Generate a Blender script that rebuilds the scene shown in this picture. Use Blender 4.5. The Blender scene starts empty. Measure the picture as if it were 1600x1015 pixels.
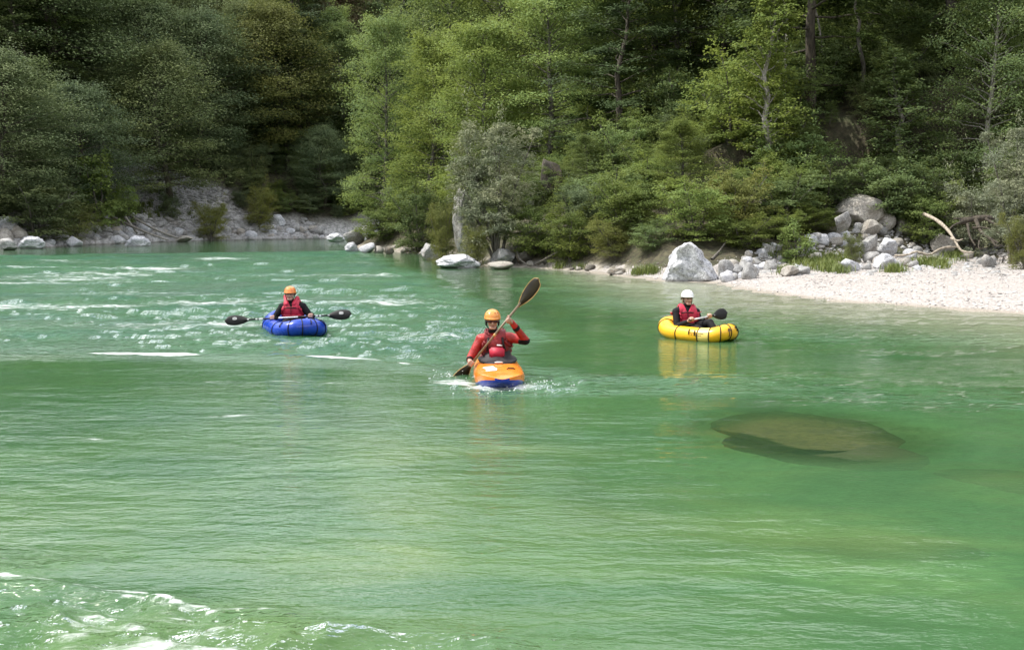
import bpy, bmesh, math, random
import numpy as np
from mathutils import Vector, Matrix, Euler

# ------------------------------------------------------------------ camera, sky, sun, exposure
SC = bpy.context.scene
COL = SC.collection
CAM_H, FPX, HORIZON = 2.1, 1600.0, 340.0
PITCH = math.atan((507.5 - HORIZON) / FPX)
cam_data = bpy.data.cameras.new('camera')
cam_data.sensor_fit = 'HORIZONTAL'
cam_data.sensor_width = 36.0
cam_data.lens = 36.0 * FPX / 1600.0
cam_data.clip_start = 0.1
cam_data.clip_end = 2000.0
cam = bpy.data.objects.new('camera', cam_data)
cam.location = (0, 0, CAM_H)
cam.rotation_euler = (math.pi / 2 - PITCH, 0, 0)
COL.objects.link(cam)
SC.camera = cam

SUN_ELEV = math.radians(56)
SUN_AZ = math.atan2(-0.97, 0.10)            # towards the sun: left and a little beyond the bend
SUN_DIR = Vector((math.sin(SUN_AZ) * math.cos(SUN_ELEV), math.cos(SUN_AZ) * math.cos(SUN_ELEV), math.sin(SUN_ELEV)))

world = bpy.data.worlds.new('World')
SC.world = world
world.use_nodes = True
wn, wl = world.node_tree.nodes, world.node_tree.links
wn.clear()
w_out = wn.new('ShaderNodeOutputWorld')
w_bg = wn.new('ShaderNodeBackground')
w_sky = wn.new('ShaderNodeTexSky')
w_sky.sky_type = 'NISHITA'
w_sky.sun_disc = False
w_sky.sun_elevation = SUN_ELEV
w_sky.sun_rotation = SUN_AZ
w_bg.inputs['Strength'].default_value = 0.14
# broken white cloud over the whole sky
w_tc = wn.new('ShaderNodeTexCoord')
w_map = wn.new('ShaderNodeMapping')
w_map.inputs['Scale'].default_value = (1.6, 1.6, 3.2)
w_noise = wn.new('ShaderNodeTexNoise')
w_noise.inputs['Scale'].default_value = 1.7
w_noise.inputs['Detail'].default_value = 6.0
w_ramp = wn.new('ShaderNodeMapRange')
w_ramp.inputs['From Min'].default_value = 0.37
w_ramp.inputs['From Max'].default_value = 0.60
w_mix = wn.new('ShaderNodeMix')
w_mix.data_type = 'RGBA'
w_mix.inputs['B'].default_value = (16.0, 16.0, 16.4, 1)
wl.new(w_tc.outputs['Generated'], w_map.inputs['Vector'])
wl.new(w_map.outputs['Vector'], w_noise.inputs['Vector'])
wl.new(w_noise.outputs['Fac'], w_ramp.inputs['Value'])
wl.new(w_ramp.outputs['Result'], w_mix.inputs['Factor'])
wl.new(w_sky.outputs['Color'], w_mix.inputs['A'])
wl.new(w_mix.outputs['Result'], w_bg.inputs['Color'])
wl.new(w_bg.outputs['Background'], w_out.inputs['Surface'])

sun_data = bpy.data.lights.new('sun', 'SUN')
sun_data.energy = 4.2
sun_data.angle = math.radians(0.53)
sun_data.color = (1.0, 0.955, 0.87)
sun = bpy.data.objects.new('sun', sun_data)
sun.rotation_euler = SUN_DIR.to_track_quat('Z', 'Y').to_euler()
sun.location = (-30, 30, 60)
COL.objects.link(sun)

SC.view_settings.view_transform = 'Standard'
SC.view_settings.look = 'None'
SC.view_settings.exposure = 0.45
SC.view_settings.gamma = 1.0
SC.view_settings.use_curve_mapping = False
SC.render.engine = 'CYCLES'
SC.cycles.max_bounces = 6
SC.cycles.diffuse_bounces = 4
SC.cycles.glossy_bounces = 3
SC.cycles.transmission_bounces = 4
SC.cycles.transparent_max_bounces = 8
SC.cycles.caustics_reflective = False
SC.cycles.caustics_refractive = False
SC.cycles.sample_clamp_indirect = 6.0
SC.cycles.use_denoising = True

# ------------------------------------------------------------------ helpers
RIGHT = np.array([1.0, 0, 0])
FWD = np.array([0, math.cos(PITCH), -math.sin(PITCH)])
UPV = np.array([0, math.sin(PITCH), math.cos(PITCH)])


def ray(px, py):
    return (px - 800) / FPX * RIGHT + (507.5 - py) / FPX * UPV + FWD


def W(px, py, z=0.0):
    """place on the level z that is seen in direction px, py of the photograph"""
    d = ray(px, py)
    t = (z - CAM_H) / d[2]
    return np.array([0, 0, CAM_H]) + t * d


def WD(px, py, depth):
    d = ray(px, py)
    return np.array([0, 0, CAM_H]) + d * (depth / d[1])


def smooth(a, b, x):
    t = np.clip((x - a) / (b - a), 0, 1)
    return t * t * (3 - 2 * t)


def _hash(ix, iy, iz, seed):
    h = (ix.astype(np.int64) * 374761393 + iy.astype(np.int64) * 668265263 + iz.astype(np.int64) * 2147483647 + seed * 974711) & 0xFFFFFFFF
    h = ((h ^ (h >> 13)) * 1274126177) & 0xFFFFFFFF
    h = (h ^ (h >> 16)) & 0xFFFFFF
    return h / float(0xFFFFFF) * 2 - 1


def vnoise(x, y, z=None, seed=0):
    """value noise in -1..1"""
    if z is None:
        z = np.zeros_like(x)
    ix, iy, iz = np.floor(x), np.floor(y), np.floor(z)
    fx, fy, fz = x - ix, y - iy, z - iz
    fx, fy, fz = fx * fx * fx * (fx * (fx * 6 - 15) + 10), fy * fy * fy * (fy * (fy * 6 - 15) + 10), fz * fz * (3 - 2 * fz)
    r = 0
    for dx in (0, 1):
        for dy in (0, 1):
            for dz in (0, 1):
                w = (fx if dx else 1 - fx) * (fy if dy else 1 - fy) * (fz if dz else 1 - fz)
                r = r + w * _hash(ix + dx, iy + dy, iz + dz, seed)
    return r


def fbm(x, y, z=None, oct=4, seed=0, gain=0.5):
    r, a, f = 0, 1.0, 1.0
    for o in range(oct):
        r = r + a * vnoise(x * f, y * f, None if z is None else z * f, seed + o * 17)
        a *= gain
        f *= 2.03
    return r


def mesh_np(name, verts, quads=None, tris=None, mat=None, smooth_shade=False, mat_idx=None):
    """fast mesh from numpy arrays"""
    me = bpy.data.meshes.new(name)
    verts = np.asarray(verts, dtype=np.float32).reshape(-1, 3)
    loops, starts = [], []
    n = 0
    if quads is not None and len(quads):
        q = np.asarray(quads, dtype=np.int32).reshape(-1, 4)
        loops.append(q.ravel())
        starts.append(np.arange(len(q)) * 4)
        n = len(q) * 4
    if tris is not None and len(tris):
        t = np.asarray(tris, dtype=np.int32).reshape(-1, 3)
        loops.append(t.ravel())
        starts.append(n + np.arange(len(t)) * 3)
    loops = np.concatenate(loops).astype(np.int32)
    starts = np.concatenate(starts).astype(np.int32)
    me.vertices.add(len(verts))
    me.vertices.foreach_set('co', verts.ravel())
    me.loops.add(len(loops))
    me.loops.foreach_set('vertex_index', loops)
    me.polygons.add(len(starts))
    me.polygons.foreach_set('loop_start', starts)
    if smooth_shade:
        me.polygons.foreach_set('use_smooth', np.ones(len(starts), dtype=bool))
    if mat is not None:
        for m in (mat if isinstance(mat, (list, tuple)) else [mat]):
            me.materials.append(m)
    if mat_idx is not None:
        me.polygons.foreach_set('material_index', np.asarray(mat_idx, dtype=np.int32))
    me.update(calc_edges=True)
    me.validate()
    return me


def link(name, me, parent=None, loc=None, rot=None, scale=None):
    o = bpy.data.objects.new(name, me)
    COL.objects.link(o)
    if parent is not None:
        o.parent = parent
    if loc is not None:
        o.location = loc
    if rot is not None:
        o.rotation_euler = rot
    if scale is not None:
        o.scale = scale if hasattr(scale, '__len__') else (scale,) * 3
    return o


def tag(o, label=None, cat=None, group=None, kind=None):
    if label:
        o['label'] = label
    if cat:
        o['category'] = cat
    if group:
        o['group'] = group
    if kind:
        o['kind'] = kind
    return o


def attr(me, name, vals):
    a = me.attributes.new(name, 'FLOAT', 'POINT')
    a.data.foreach_set('value', np.asarray(vals, dtype=np.float32))


class NT:
    """small node-tree helper"""

    def __init__(self, name):
        self.m = bpy.data.materials.new(name)
        self.m.use_nodes = True
        self.t = self.m.node_tree
        self.t.nodes.clear()
        self.out = self.n('ShaderNodeOutputMaterial')

    def n(self, typ, inp=None, **props):
        nd = self.t.nodes.new(typ)
        for k, v in props.items():
            setattr(nd, k, v)
        for k, v in (inp or {}).items():
            self.set(nd, k, v)
        return nd

    def set(self, nd, k, v):
        s = nd.inputs[k]
        if hasattr(v, 'is_output'):
            self.t.links.new(v, s)
        elif isinstance(v, bpy.types.Node):
            self.t.links.new(v.outputs[0], s)
        else:
            if s.type == 'RGBA' and len(v) == 3:
                v = (*v, 1)
            s.default_value = v

    def noise(self, vec, scale, detail=4, rough=0.55, dist=0.0):
        return self.n('ShaderNodeTexNoise', {'Vector': vec, 'Scale': scale, 'Detail': detail, 'Roughness': rough, 'Distortion': dist}).outputs['Fac']

    def mapr(self, v, a, b, c=0.0, d=1.0, interp='SMOOTHSTEP'):
        return self.n('ShaderNodeMapRange', {'Value': v, 'From Min': a, 'From Max': b, 'To Min': c, 'To Max': d}, interpolation_type=interp).outputs[0]

    def mix(self, f, a, b, blend='MIX'):
        nd = self.n('ShaderNodeMix', data_type='RGBA', blend_type=blend)
        self.set(nd, 0, f)
        self.set(nd, 6, a)
        self.set(nd, 7, b)
        return nd.outputs[2]

    def math(self, op, a, b=0.0):
        nd = self.n('ShaderNodeMath', operation=op)
        self.set(nd, 0, a)
        self.set(nd, 1, b)
        return nd.outputs[0]

    def obj(self):
        return self.n('ShaderNodeTexCoord').outputs['Object']

    def pos(self):
        return self.n('ShaderNodeNewGeometry').outputs['Position']

    def scaled(self, vec, s):
        return self.n('ShaderNodeMapping', {'Vector': vec, 'Scale': s}).outputs[0]

    def attr(self, name):
        return self.n('ShaderNodeAttribute', attribute_name=name).outputs['Fac']

    def bump(self, h, strength, dist, normal=None):
        d = {'Height': h, 'Strength': strength, 'Distance': dist}
        if normal is not None:
            d['Normal'] = normal
        return self.n('ShaderNodeBump', d).outputs[0]

    def principled(self, **kw):
        p = self.n('ShaderNodeBsdfPrincipled')
        for k, v in kw.items():
            self.set(p, k.replace('_', ' '), v)
        return p

    def done(self, sh):
        self.t.links.new(sh if hasattr(sh, 'is_output') else sh.outputs[0], self.out.inputs['Surface'])
        return self.m


def plain(name, col, rough=0.5, var=0.12, scale=30.0, bump=0.0, coat=0.0, spec=0.5):
    """painted or moulded surface with a little uneven wear"""
    t = NT(name)
    o = t.obj()
    nz = t.noise(o, scale, 4)
    c = t.mix(t.mapr(nz, 0.3, 0.7, 0, 1), tuple(x * (1 - var) for x in col), tuple(min(1, x * (1 + var)) for x in col))
    p = t.principled(Base_Color=c, Roughness=t.mapr(nz, 0.3, 0.7, rough * 0.85, min(1, rough * 1.15)))
    p.inputs['Specular IOR Level'].default_value = spec
    p.inputs['Coat Weight'].default_value = coat
    if bump:
        t.set(p, 'Normal', t.bump(nz, bump, 0.02))
    return t.done(p)

# ------------------------------------------------------------------ the river's outline, from the shores in view
LEFT_SHORE = [W(a, b)[:2] for a, b in [(0, 388), (60, 387), (130, 382), (190, 381), (240, 378), (300, 376.5), (360, 375), (420, 374), (470, 373.5), (520, 373)]]
RIGHT_SHORE = [W(a, b)[:2] for a, b in [(540, 388), (600, 392), (660, 397), (700, 409), (760, 416), (840, 419), (930, 426), (985, 432), (1040, 438), (1115, 441),
                                       (1140, 447), (1200, 457), (1300, 470), (1400, 477), (1500, 483), (1600, 490), (1800, 505)]]
LEFT_CHAIN = [np.array(p) for p in [(-30, -4), (-36, 8), (-41, 25), (-42, 45)]] + LEFT_SHORE + [np.array(p) for p in [(-6, 110), (15, 118), (70, 130), (160, 140)]]
RIGHT_CHAIN = [np.array(p) for p in [(160, 116), (70, 108), (25, 102), (3, 94), (-8, 82)]] + RIGHT_SHORE + [np.array(p) for p in [(15.5, 12), (14, 3)]]
NEAR_CHAIN = [RIGHT_CHAIN[-1], np.array((8, 1.2)), np.array((-4, 0.9)), np.array((-18, -1)), LEFT_CHAIN[0]]


def seg_dist(P, chain):
    best = np.full(len(P), 1e9)
    for a, b in zip(chain[:-1], chain[1:]):
        ab = b - a
        t = np.clip(((P - a) @ ab) / (ab @ ab), 0, 1)
        best = np.minimum(best, np.linalg.norm(P - (a + t[:, None] * ab), axis=1))
    return best


POLY = LEFT_CHAIN + RIGHT_CHAIN + NEAR_CHAIN[1:-1]


def inside(P):
    c = np.zeros(len(P), dtype=bool)
    n = len(POLY)
    for i in range(n):
        a, b = POLY[i], POLY[(i + 1) % n]
        cond = (a[1] > P[:, 1]) != (b[1] > P[:, 1])
        xx = a[0] + (P[:, 1] - a[1]) * (b[0] - a[0]) / (b[1] - a[1] + 1e-12)
        c ^= cond & (P[:, 0] < xx)
    return c


def beach_width(P):
    return np.where((P[:, 1] < 46) & (P[:, 0] > 4) & (P[:, 1] > 5), np.clip((P[:, 0] - 5.3) * 1.05, 0.5, 13.5), 0.5)


def land(P):
    """height of the land or river bed, and the distance to the shore (positive on land)"""
    P = np.asarray(P, dtype=float).reshape(-1, 2)
    dl, dr, dn = seg_dist(P, LEFT_CHAIN), seg_dist(P, RIGHT_CHAIN), seg_dist(P, NEAR_CHAIN)
    d = np.minimum(np.minimum(dl, dr), dn)
    ins = inside(P)
    x, y = P[:, 0], P[:, 1]
    n1 = fbm(x * 0.11, y * 0.11, oct=4, seed=3)
    n2 = fbm(x * 0.8, y * 0.8, oct=3, seed=9)
    left = smooth(-4, 4, dr - dl)
    b = np.where(dl < dr, 1.0, beach_width(P))
    near = smooth(0, 6, np.minimum(dl, dr) - dn)
    e = np.maximum(d - b, 0)
    steep = np.minimum(e * 0.75, 1.7)
    slope = 0.62 * left + 0.42 * (1 - left)
    h = 0.52 * (1 - np.exp(-np.minimum(d, b) / 3.2)) + steep + slope * np.maximum(e - 2.2, 0)
    h = h + (0.9 * n1 * smooth(2, 14, d - b) + 0.10 * n2 * smooth(0.3, 2, d - b) + 0.02 * n2)
    h = np.where(h > 16, 16 + (h - 16) * 0.35, h)
    h = h * (1 - near) + near * (0.06 * np.minimum(d, 6) + 0.03 * np.maximum(d - 6, 0))
    bed = -(0.10 * np.minimum(d, 3) + 0.17 * np.clip(d - 3, 0, 8)) - 0.10 * n1 * smooth(1, 4, d) - 0.04 * n2 * smooth(0.5, 2, d)
    bed = np.maximum(bed, -1.9 - 0.1 * n2)
    return np.where(ins, np.minimum(bed, -0.0), h), np.where(ins, -d, d), b


def ground_z(x, y):
    return float(land([[x, y]])[0][0])


# ------------------------------------------------------------------ materials of the land
def make_ground_mat():
    t = NT('forest_floor_and_river_bed')
    p = t.pos()
    z = t.n('ShaderNodeSeparateXYZ', {'Vector': p}).outputs['Z']
    big = t.noise(p, 0.35, 5)
    fine = t.noise(p, 4.0, 6, 0.65)
    bedc = t.mix(t.mapr(big, 0.38, 0.62), (0.30, 0.31, 0.20), (0.60, 0.57, 0.44))
    bedc = t.mix(t.mapr(fine, 0.45, 0.62, 0, 0.6), bedc, (0.20, 0.20, 0.13))
    litter = t.mix(t.mapr(fine, 0.35, 0.65), (0.035, 0.028, 0.016), (0.085, 0.075, 0.04))
    litter = t.mix(t.mapr(t.noise(p, 1.3, 6, 0.7), 0.45, 0.7, 0, 0.8), litter, (0.045, 0.06, 0.02))
    shore = t.mix(t.mapr(fine, 0.35, 0.65), (0.16, 0.14, 0.11), (0.38, 0.35, 0.30))
    scree = t.mix(t.mapr(fine, 0.35, 0.65), (0.20, 0.20, 0.19), (0.48, 0.47, 0.45))
    c = t.mix(t.mapr(z, 0.14, 0.42), shore, litter)
    c = t.mix(t.attr('scree'), c, scree)
    c = t.mix(t.mapr(z, -0.12, 0.0), bedc, c)
    b = t.principled(Base_Color=c, Roughness=0.9, Normal=t.bump(fine, 0.7, 0.12))
    return t.done(b)


def make_rock_mat(name, light, dark, crack=0.5, stain=0.3, moss=0.0, sc=1.0):
    t = NT(name)
    o = t.obj()
    rnd = t.n('ShaderNodeObjectInfo').outputs['Random']
    off = t.n('ShaderNodeVectorMath', {0: o, 1: t.n('ShaderNodeCombineXYZ', {'X': t.math('MULTIPLY', rnd, 37.0), 'Y': t.math('MULTIPLY', rnd, 11.0)}).outputs[0]}, operation='ADD').outputs[0]
    big = t.noise(off, 1.6 * sc, 6, 0.6)
    fine = t.noise(off, 9.0 * sc, 8, 0.7, 0.6)
    vor = t.n('ShaderNodeTexVoronoi', {'Vector': t.n('ShaderNodeVectorMath', {0: off, 1: t.n('ShaderNodeTexNoise', {'Vector': off, 'Scale': 3.0 * sc}).outputs['Color']}, operation='ADD').outputs[0], 'Scale': 3.4 * sc}, feature='DISTANCE_TO_EDGE').outputs['Distance']
    c = t.mix(t.mapr(big, 0.34, 0.66), dark, light)
    c = t.mix(t.mapr(fine, 0.36, 0.56, 0.75, 0.0), c, tuple(x * 0.42 for x in dark))
    c = t.mix(t.mapr(vor, 0.0, 0.07, crack, 0.0), c, tuple(x * 0.25 for x in dark))
    if stain:
        st = t.noise(off, 0.9 * sc, 4)
        c = t.mix(t.mapr(st, 0.52, 0.7, 0, stain), c, (0.22, 0.16, 0.10))
    if moss:
        nz = t.n('ShaderNodeSeparateXYZ', {'Vector': t.n('ShaderNodeNewGeometry').outputs['Normal']}).outputs['Z']
        mo = t.math('MULTIPLY', t.mapr(nz, 0.2, 0.9), t.mapr(big, 0.42, 0.62, 0, moss))
        c = t.mix(mo, c, (0.10, 0.12, 0.04))
    # the wet, darker foot where the river laps
    z = t.n('ShaderNodeSeparateXYZ', {'Vector': t.pos()}).outputs['Z']
    c = t.mix(t.mapr(z, 0.02, 0.11, 0.55, 0.0), c, (0.10, 0.085, 0.06))
    vt = t.bump(vor, 0.35 * crack, 0.06)
    p = t.principled(Base_Color=c, Roughness=0.85, Normal=t.bump(fine, 0.6, 0.05, vt))
    return t.done(p)


M_GROUND = make_ground_mat()
M_ROCK = make_rock_mat('grey_limestone', (0.46, 0.455, 0.44), (0.27, 0.265, 0.255), 0.5, 0.25)
M_ROCK_WHITE = make_rock_mat('white_limestone', (0.72, 0.72, 0.73), (0.46, 0.47, 0.50), 0.75, 0.1, sc=1.1)
M_ROCK_PALE = make_rock_mat('pale_cracked_limestone', (0.60, 0.58, 0.55), (0.34, 0.33, 0.31), 0.9, 0.3)
M_ROCK_WARM = make_rock_mat('buff_limestone', (0.48, 0.45, 0.40), (0.30, 0.275, 0.24), 0.35, 0.25, moss=0.15)
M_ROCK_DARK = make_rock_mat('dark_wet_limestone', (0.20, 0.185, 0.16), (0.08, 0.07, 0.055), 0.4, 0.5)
M_ROCK_BROWN = make_rock_mat('brown_limestone', (0.15, 0.125, 0.10), (0.07, 0.06, 0.045), 0.5, 0.4)
M_ROCK_SUNK = make_rock_mat('algae_covered_rock', (0.34, 0.275, 0.115), (0.19, 0.15, 0.06), 0.6, 0.4)

# ------------------------------------------------------------------ ground sheet
def axis(breaks):
    out = []
    for a, b, s in breaks:
        out.append(np.arange(a, b, s))
    out.append([breaks[-1][1]])
    return np.concatenate(out)


gx = axis([(-260, -120, 7.0), (-120, -50, 2.0), (-50, -12, 1.0), (-12, 22, 0.4), (22, 60, 1.0), (60, 260, 5.0)])
gy = axis([(-60, -4, 4.0), (-4, 18, 1.0), (18, 50, 0.4), (50, 130, 1.0), (130, 200, 2.5), (200, 420, 8.0)])
GX, GY = np.meshgrid(gx, gy)
GP = np.stack([GX.ravel(), GY.ravel()], 1)
gh, gd, gb = land(GP)


def scree_mask(P):
    c = np.array([-33.2, 99.5])
    al, inl = (P - c) @ np.array([0.45, 0.9]), (P - c) @ np.array([-0.9, 0.45])
    r = ((al + 0.35 * inl) / 6.2) ** 2 + (inl / 9.0) ** 2
    return smooth(1.4, 0.6, r + 0.35 * fbm(P[:, 0] * 0.3, P[:, 1] * 0.3, seed=41))


nxv, nyv = len(gx), len(gy)
ii = np.arange(nyv - 1)[:, None] * nxv + np.arange(nxv - 1)[None, :]
gq = np.stack([ii, ii + 1, ii + 1 + nxv, ii + nxv], -1).reshape(-1, 4)
g_me = mesh_np('ground', np.column_stack([GP, gh]), gq, mat=M_GROUND, smooth_shade=True)
left_shore = (seg_dist(GP, LEFT_CHAIN) < seg_dist(GP, RIGHT_CHAIN)) & (GP[:, 1] > 40)
attr(g_me, 'scree', np.maximum(scree_mask(GP), left_shore * smooth(4.4, 1.6, gd + 1.2 * fbm(GP[:, 0] * 0.4, GP[:, 1] * 0.4, seed=43))) * (gd > -0.5))
ground = tag(link('ground', g_me), kind='structure')

# ------------------------------------------------------------------ gravel bar
def make_beach_mat():
    t = NT('pale_river_gravel')
    p = t.pos()
    z = t.n('ShaderNodeSeparateXYZ', {'Vector': p}).outputs['Z']
    vor = t.n('ShaderNodeTexVoronoi', {'Vector': p, 'Scale': 14.0})
    vor2 = t.n('ShaderNodeTexVoronoi', {'Vector': p, 'Scale': 34.0})
    big = t.noise(p, 0.6, 5)
    cell = t.n('ShaderNodeSeparateColor', {'Color': vor.outputs['Color']}).outputs[0]
    c = t.mix(cell, (0.30, 0.275, 0.255), (0.49, 0.46, 0.435))
    c = t.mix(t.mapr(big, 0.4, 0.65, 0, 0.35), c, (0.41, 0.35, 0.31))
    c = t.mix(t.mapr(vor.outputs['Distance'], 0.35, 0.7, 0, 0.5), c, (0.30, 0.27, 0.24))
    c = t.mix(t.mapr(z, 0.02, 0.07, 0.75, 0), c, (0.27, 0.235, 0.18))
    hgt = t.math('ADD', vor.outputs['Distance'], t.math('MULTIPLY', vor2.outputs['Distance'], 0.5))
    b = t.principled(Base_Color=c, Roughness=0.85, Normal=t.bump(hgt, 0.8, -0.05))
    return t.done(b)


M_BEACH = make_beach_mat()
bx, by = np.arange(3.0, 26.0, 0.2), np.arange(12.0, 41.0, 0.2)
BX, BY = np.meshgrid(bx, by)
BP = np.stack([BX.ravel(), BY.ravel()], 1)
bh, bd, bb = land(BP)
edge = smooth(-0.9, -0.2, bd) * smooth(0.9, -0.1, bd - bb)
bz = bh + 0.03 * edge - 0.06 * (1 - edge) + 0.012 * fbm(BP[:, 0] * 2.2, BP[:, 1] * 2.2, seed=77)
ii = np.arange(len(by) - 1)[:, None] * len(bx) + np.arange(len(bx) - 1)[None, :]
bq = np.stack([ii, ii + 1, ii + 1 + len(bx), ii + len(bx)], -1).reshape(-1, 4)
ok = (edge[bq] > 0.02).all(1)
b_me = mesh_np('beach', np.column_stack([BP, bz]), bq[ok], mat=M_BEACH, smooth_shade=True)
tag(link('beach', b_me), kind='structure')

# loose pebbles on it
rng = np.random.default_rng(5)
cand = np.column_stack([rng.uniform(3.5, 25, 42000), rng.uniform(13, 40, 42000)])
ch, cd, cb = land(cand)
sel = (cd > -0.15) & (cd < cb + 0.5) & (cand[:, 1] > 19)
cand, ch = cand[sel][:11000], ch[sel][:11000]
octa = np.array([[1, 0, 0], [0, 1, 0], [-1, 0, 0], [0, -1, 0], [0, 0, 1], [0, 0, -1]], float)
otri = np.array([[0, 1, 4], [1, 2, 4], [2, 3, 4], [3, 0, 4], [1, 0, 5], [2, 1, 5], [3, 2, 5], [0, 3, 5]])
n = len(cand)
sz = 0.013 + 0.036 * rng.random(n) ** 3
an = rng.uniform(0, 6.28, n)
V = octa[None] * np.stack([sz * rng.uniform(.8, 1.5, n), sz, sz * rng.uniform(.4, .7, n)], 1)[:, None, :]
V = V * rng.uniform(0.75, 1.25, (n, 6, 1))
ca, sa = np.cos(an)[:, None], np.sin(an)[:, None]
V = np.stack([V[..., 0] * ca - V[..., 1] * sa, V[..., 0] * sa + V[..., 1] * ca, V[..., 2]], -1)
V = V + np.column_stack([cand, ch + 0.035])[:, None, :]
T = (otri[None] + (np.arange(n) * 6)[:, None, None]).reshape(-1, 3)


def make_pebble_mat():
    t = NT('loose_pebbles')
    r = t.n('ShaderNodeNewGeometry').outputs['Random Per Island']
    c = t.mix(r, (0.24, 0.22, 0.205), (0.56, 0.53, 0.51))
    return t.done(t.principled(Base_Color=c, Roughness=0.8))


M_PEBBLE = make_pebble_mat()
tag(link('gravel', mesh_np('gravel', V.reshape(-1, 3), tris=T, mat=M_PEBBLE, smooth_shade=True)),
    'pale loose pebbles strewn over the gravel bar', 'gravel', kind='stuff')

# ------------------------------------------------------------------ water
FOAM_GLINT_LINES = [  # broken water and painted sky glints: points in the picture, half width in metres, strength
    ([(-60, 552), (120, 553), (330, 555), (560, 560), (720, 578)], 0.110, 0.81),
    ([(330, 596), (450, 595), (560, 600), (640, 616)], 0.070, 0.63),
    ([(95, 660), (200, 657), (300, 655), (420, 645), (530, 632), (650, 632)], 0.070, 0.68),
    ([(-30, 690), (70, 687), (150, 690)], 0.100, 0.77),
    ([(-20, 870), (60, 866), (110, 858)], 0.035, 0.44),
    ([(-30, 909), (20, 914), (60, 919)], 0.030, 0.55),
    ([(110, 921), (160, 927), (215, 930)], 0.035, 0.59),
    ([(150, 937), (220, 940), (290, 943)], 0.030, 0.52),
    ([(240, 932), (290, 939), (330, 947)], 0.035, 0.59),
    ([(330, 956), (380, 957), (440, 964)], 0.030, 0.55),
    ([(290, 950), (340, 951), (390, 956)], 0.025, 0.48),
    ([(430, 968), (470, 971), (510, 977)], 0.030, 0.52),
    ([(-30, 940), (40, 945), (90, 950)], 0.025, 0.44),
    ([(60, 965), (140, 968), (200, 974)], 0.025, 0.44),
    ([(-30, 985), (40, 983), (120, 990)], 0.025, 0.44),
    ([(220, 985), (300, 990), (380, 992)], 0.025, 0.44),
    ([(830, 605), (1000, 600), (1200, 622), (1340, 640)], 0.070, 0.32),
    ([(860, 590), (1100, 592), (1300, 605), (1500, 630)], 0.050, 0.23),
    ([(0, 497), (120, 500), (250, 512), (420, 520)], 0.300, 0.41),
    ([(0, 520), (150, 528), (330, 530), (560, 540)], 0.220, 0.45),
    ([(500, 560), (640, 570), (735, 585)], 0.140, 0.45),
    ([(1130, 550), (1260, 556), (1400, 575)], 0.050, 0.23),
    ([(520, 525), (620, 522), (760, 528), (1010, 527)], 0.100, 0.23),
]


def line_mask(P, pts, hw, ax=1.0):
    """soft band round a polyline on the water, measured in metres"""
    ch_ = [W(a, b)[:2] for a, b in pts]
    return np.exp(-(seg_dist(P, ch_) / hw) ** 2)


def poly_mask(P, pts, soft):
    poly = [W(a, b)[:2] for a, b in pts]
    c = np.zeros(len(P), dtype=bool)
    n = len(poly)
    for i in range(n):
        a, b = poly[i], poly[(i + 1) % n]
        cond = (a[1] > P[:, 1]) != (b[1] > P[:, 1])
        c ^= cond & (P[:, 0] < a[0] + (P[:, 1] - a[1]) * (b[0] - a[0]) / (b[1] - a[1] + 1e-12))
    d = seg_dist(P, poly + [poly[0]])
    return smooth(-1, 1, np.where(c, d, -d) / soft)


rows = 1.6 * np.exp(np.linspace(0, math.log(150 / 1.6), 710))
cols = np.tan(np.radians(np.linspace(-49, 49, 570)))
CR, RR = np.meshgrid(cols, rows)
wx, wy = (CR * RR).ravel(), RR.ravel()
WP = np.stack([wx, wy], 1)
warp = fbm(wx * 0.35, wy * 0.35, oct=3, seed=21)
# where the river runs rough and where it runs smooth
riffle = poly_mask(WP, [(-500, 405), (560, 392), (640, 425), (720, 470), (800, 520), (740, 575), (400, 553), (-500, 553)], 1.2)
band = poly_mask(WP, [(650, 560), (900, 585), (1250, 585), (1600, 610), (1750, 650), (1400, 640), (1100, 622), (850, 610)], 0.5)
fore = poly_mask(WP, [(-400, 890), (0, 912), (250, 935), (520, 978), (900, 1000), (1300, 1200), (-400, 1200)], 0.22)
edge_l = poly_mask(WP, [(-300, 845), (0, 858), (200, 870), (60, 900), (-300, 905)], 0.15)
wake = poly_mask(WP, [(690, 575), (900, 575), (940, 615), (700, 618)], 0.3)
calm = poly_mask(WP, [(840, 425), (1140, 447), (1600, 492), (1900, 560), (1250, 545), (1000, 500), (800, 450)], 1.5)
rough = 0.055 + 0.85 * riffle + 0.35 * band + 0.95 * fore + 0.5 * edge_l + 0.6 * wake + 0.26 * calm
rough = np.clip(rough * (1 + 0.55 * fbm(wx * 0.22, wy * 0.5, oct=3, seed=4)), 0.025, 1.3)

hz = np.zeros(len(wx))
for i, (lam, amp, st) in enumerate([(2.6, .040, 2.4), (1.1, .050, 4.0), (0.55, .066, 4.5), (0.27, .062, 4.0), (0.14, .034, 2.0)]):
    u = wx / (lam * st) + 0.5 * warp
    v = wy / lam + 0.8 * warp + 0.25 * wx / (lam * st)
    nn = vnoise(u, v, seed=100 + i)
    nn2 = vnoise(u * 1.3 + 9, v * 1.2 - 4, seed=140 + i)
    ridge = 1 - 2 * np.abs(nn2)
    fade = 1 - smooth(120 * lam, 260 * lam, wy)
    hz += amp * (0.65 * nn + 0.5 * ridge) * (rough - (0.95 * fore if lam > 0.5 else 0.0)).clip(0.025) * fade
# standing swells over the sunken boulder and the diagonal line at the lower left
hz += 0.018 * line_mask(WP, [(-40, 910), (100, 922), (240, 933), (330, 946), (430, 962), (560, 985)], 0.10)
hz += 0.02 * line_mask(WP, [(1100, 640), (1300, 632), (1440, 650)], 0.5)
hz += 0.02 * line_mask(WP, [(-60, 556), (330, 558), (560, 563), (720, 582)], 0.25)

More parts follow.
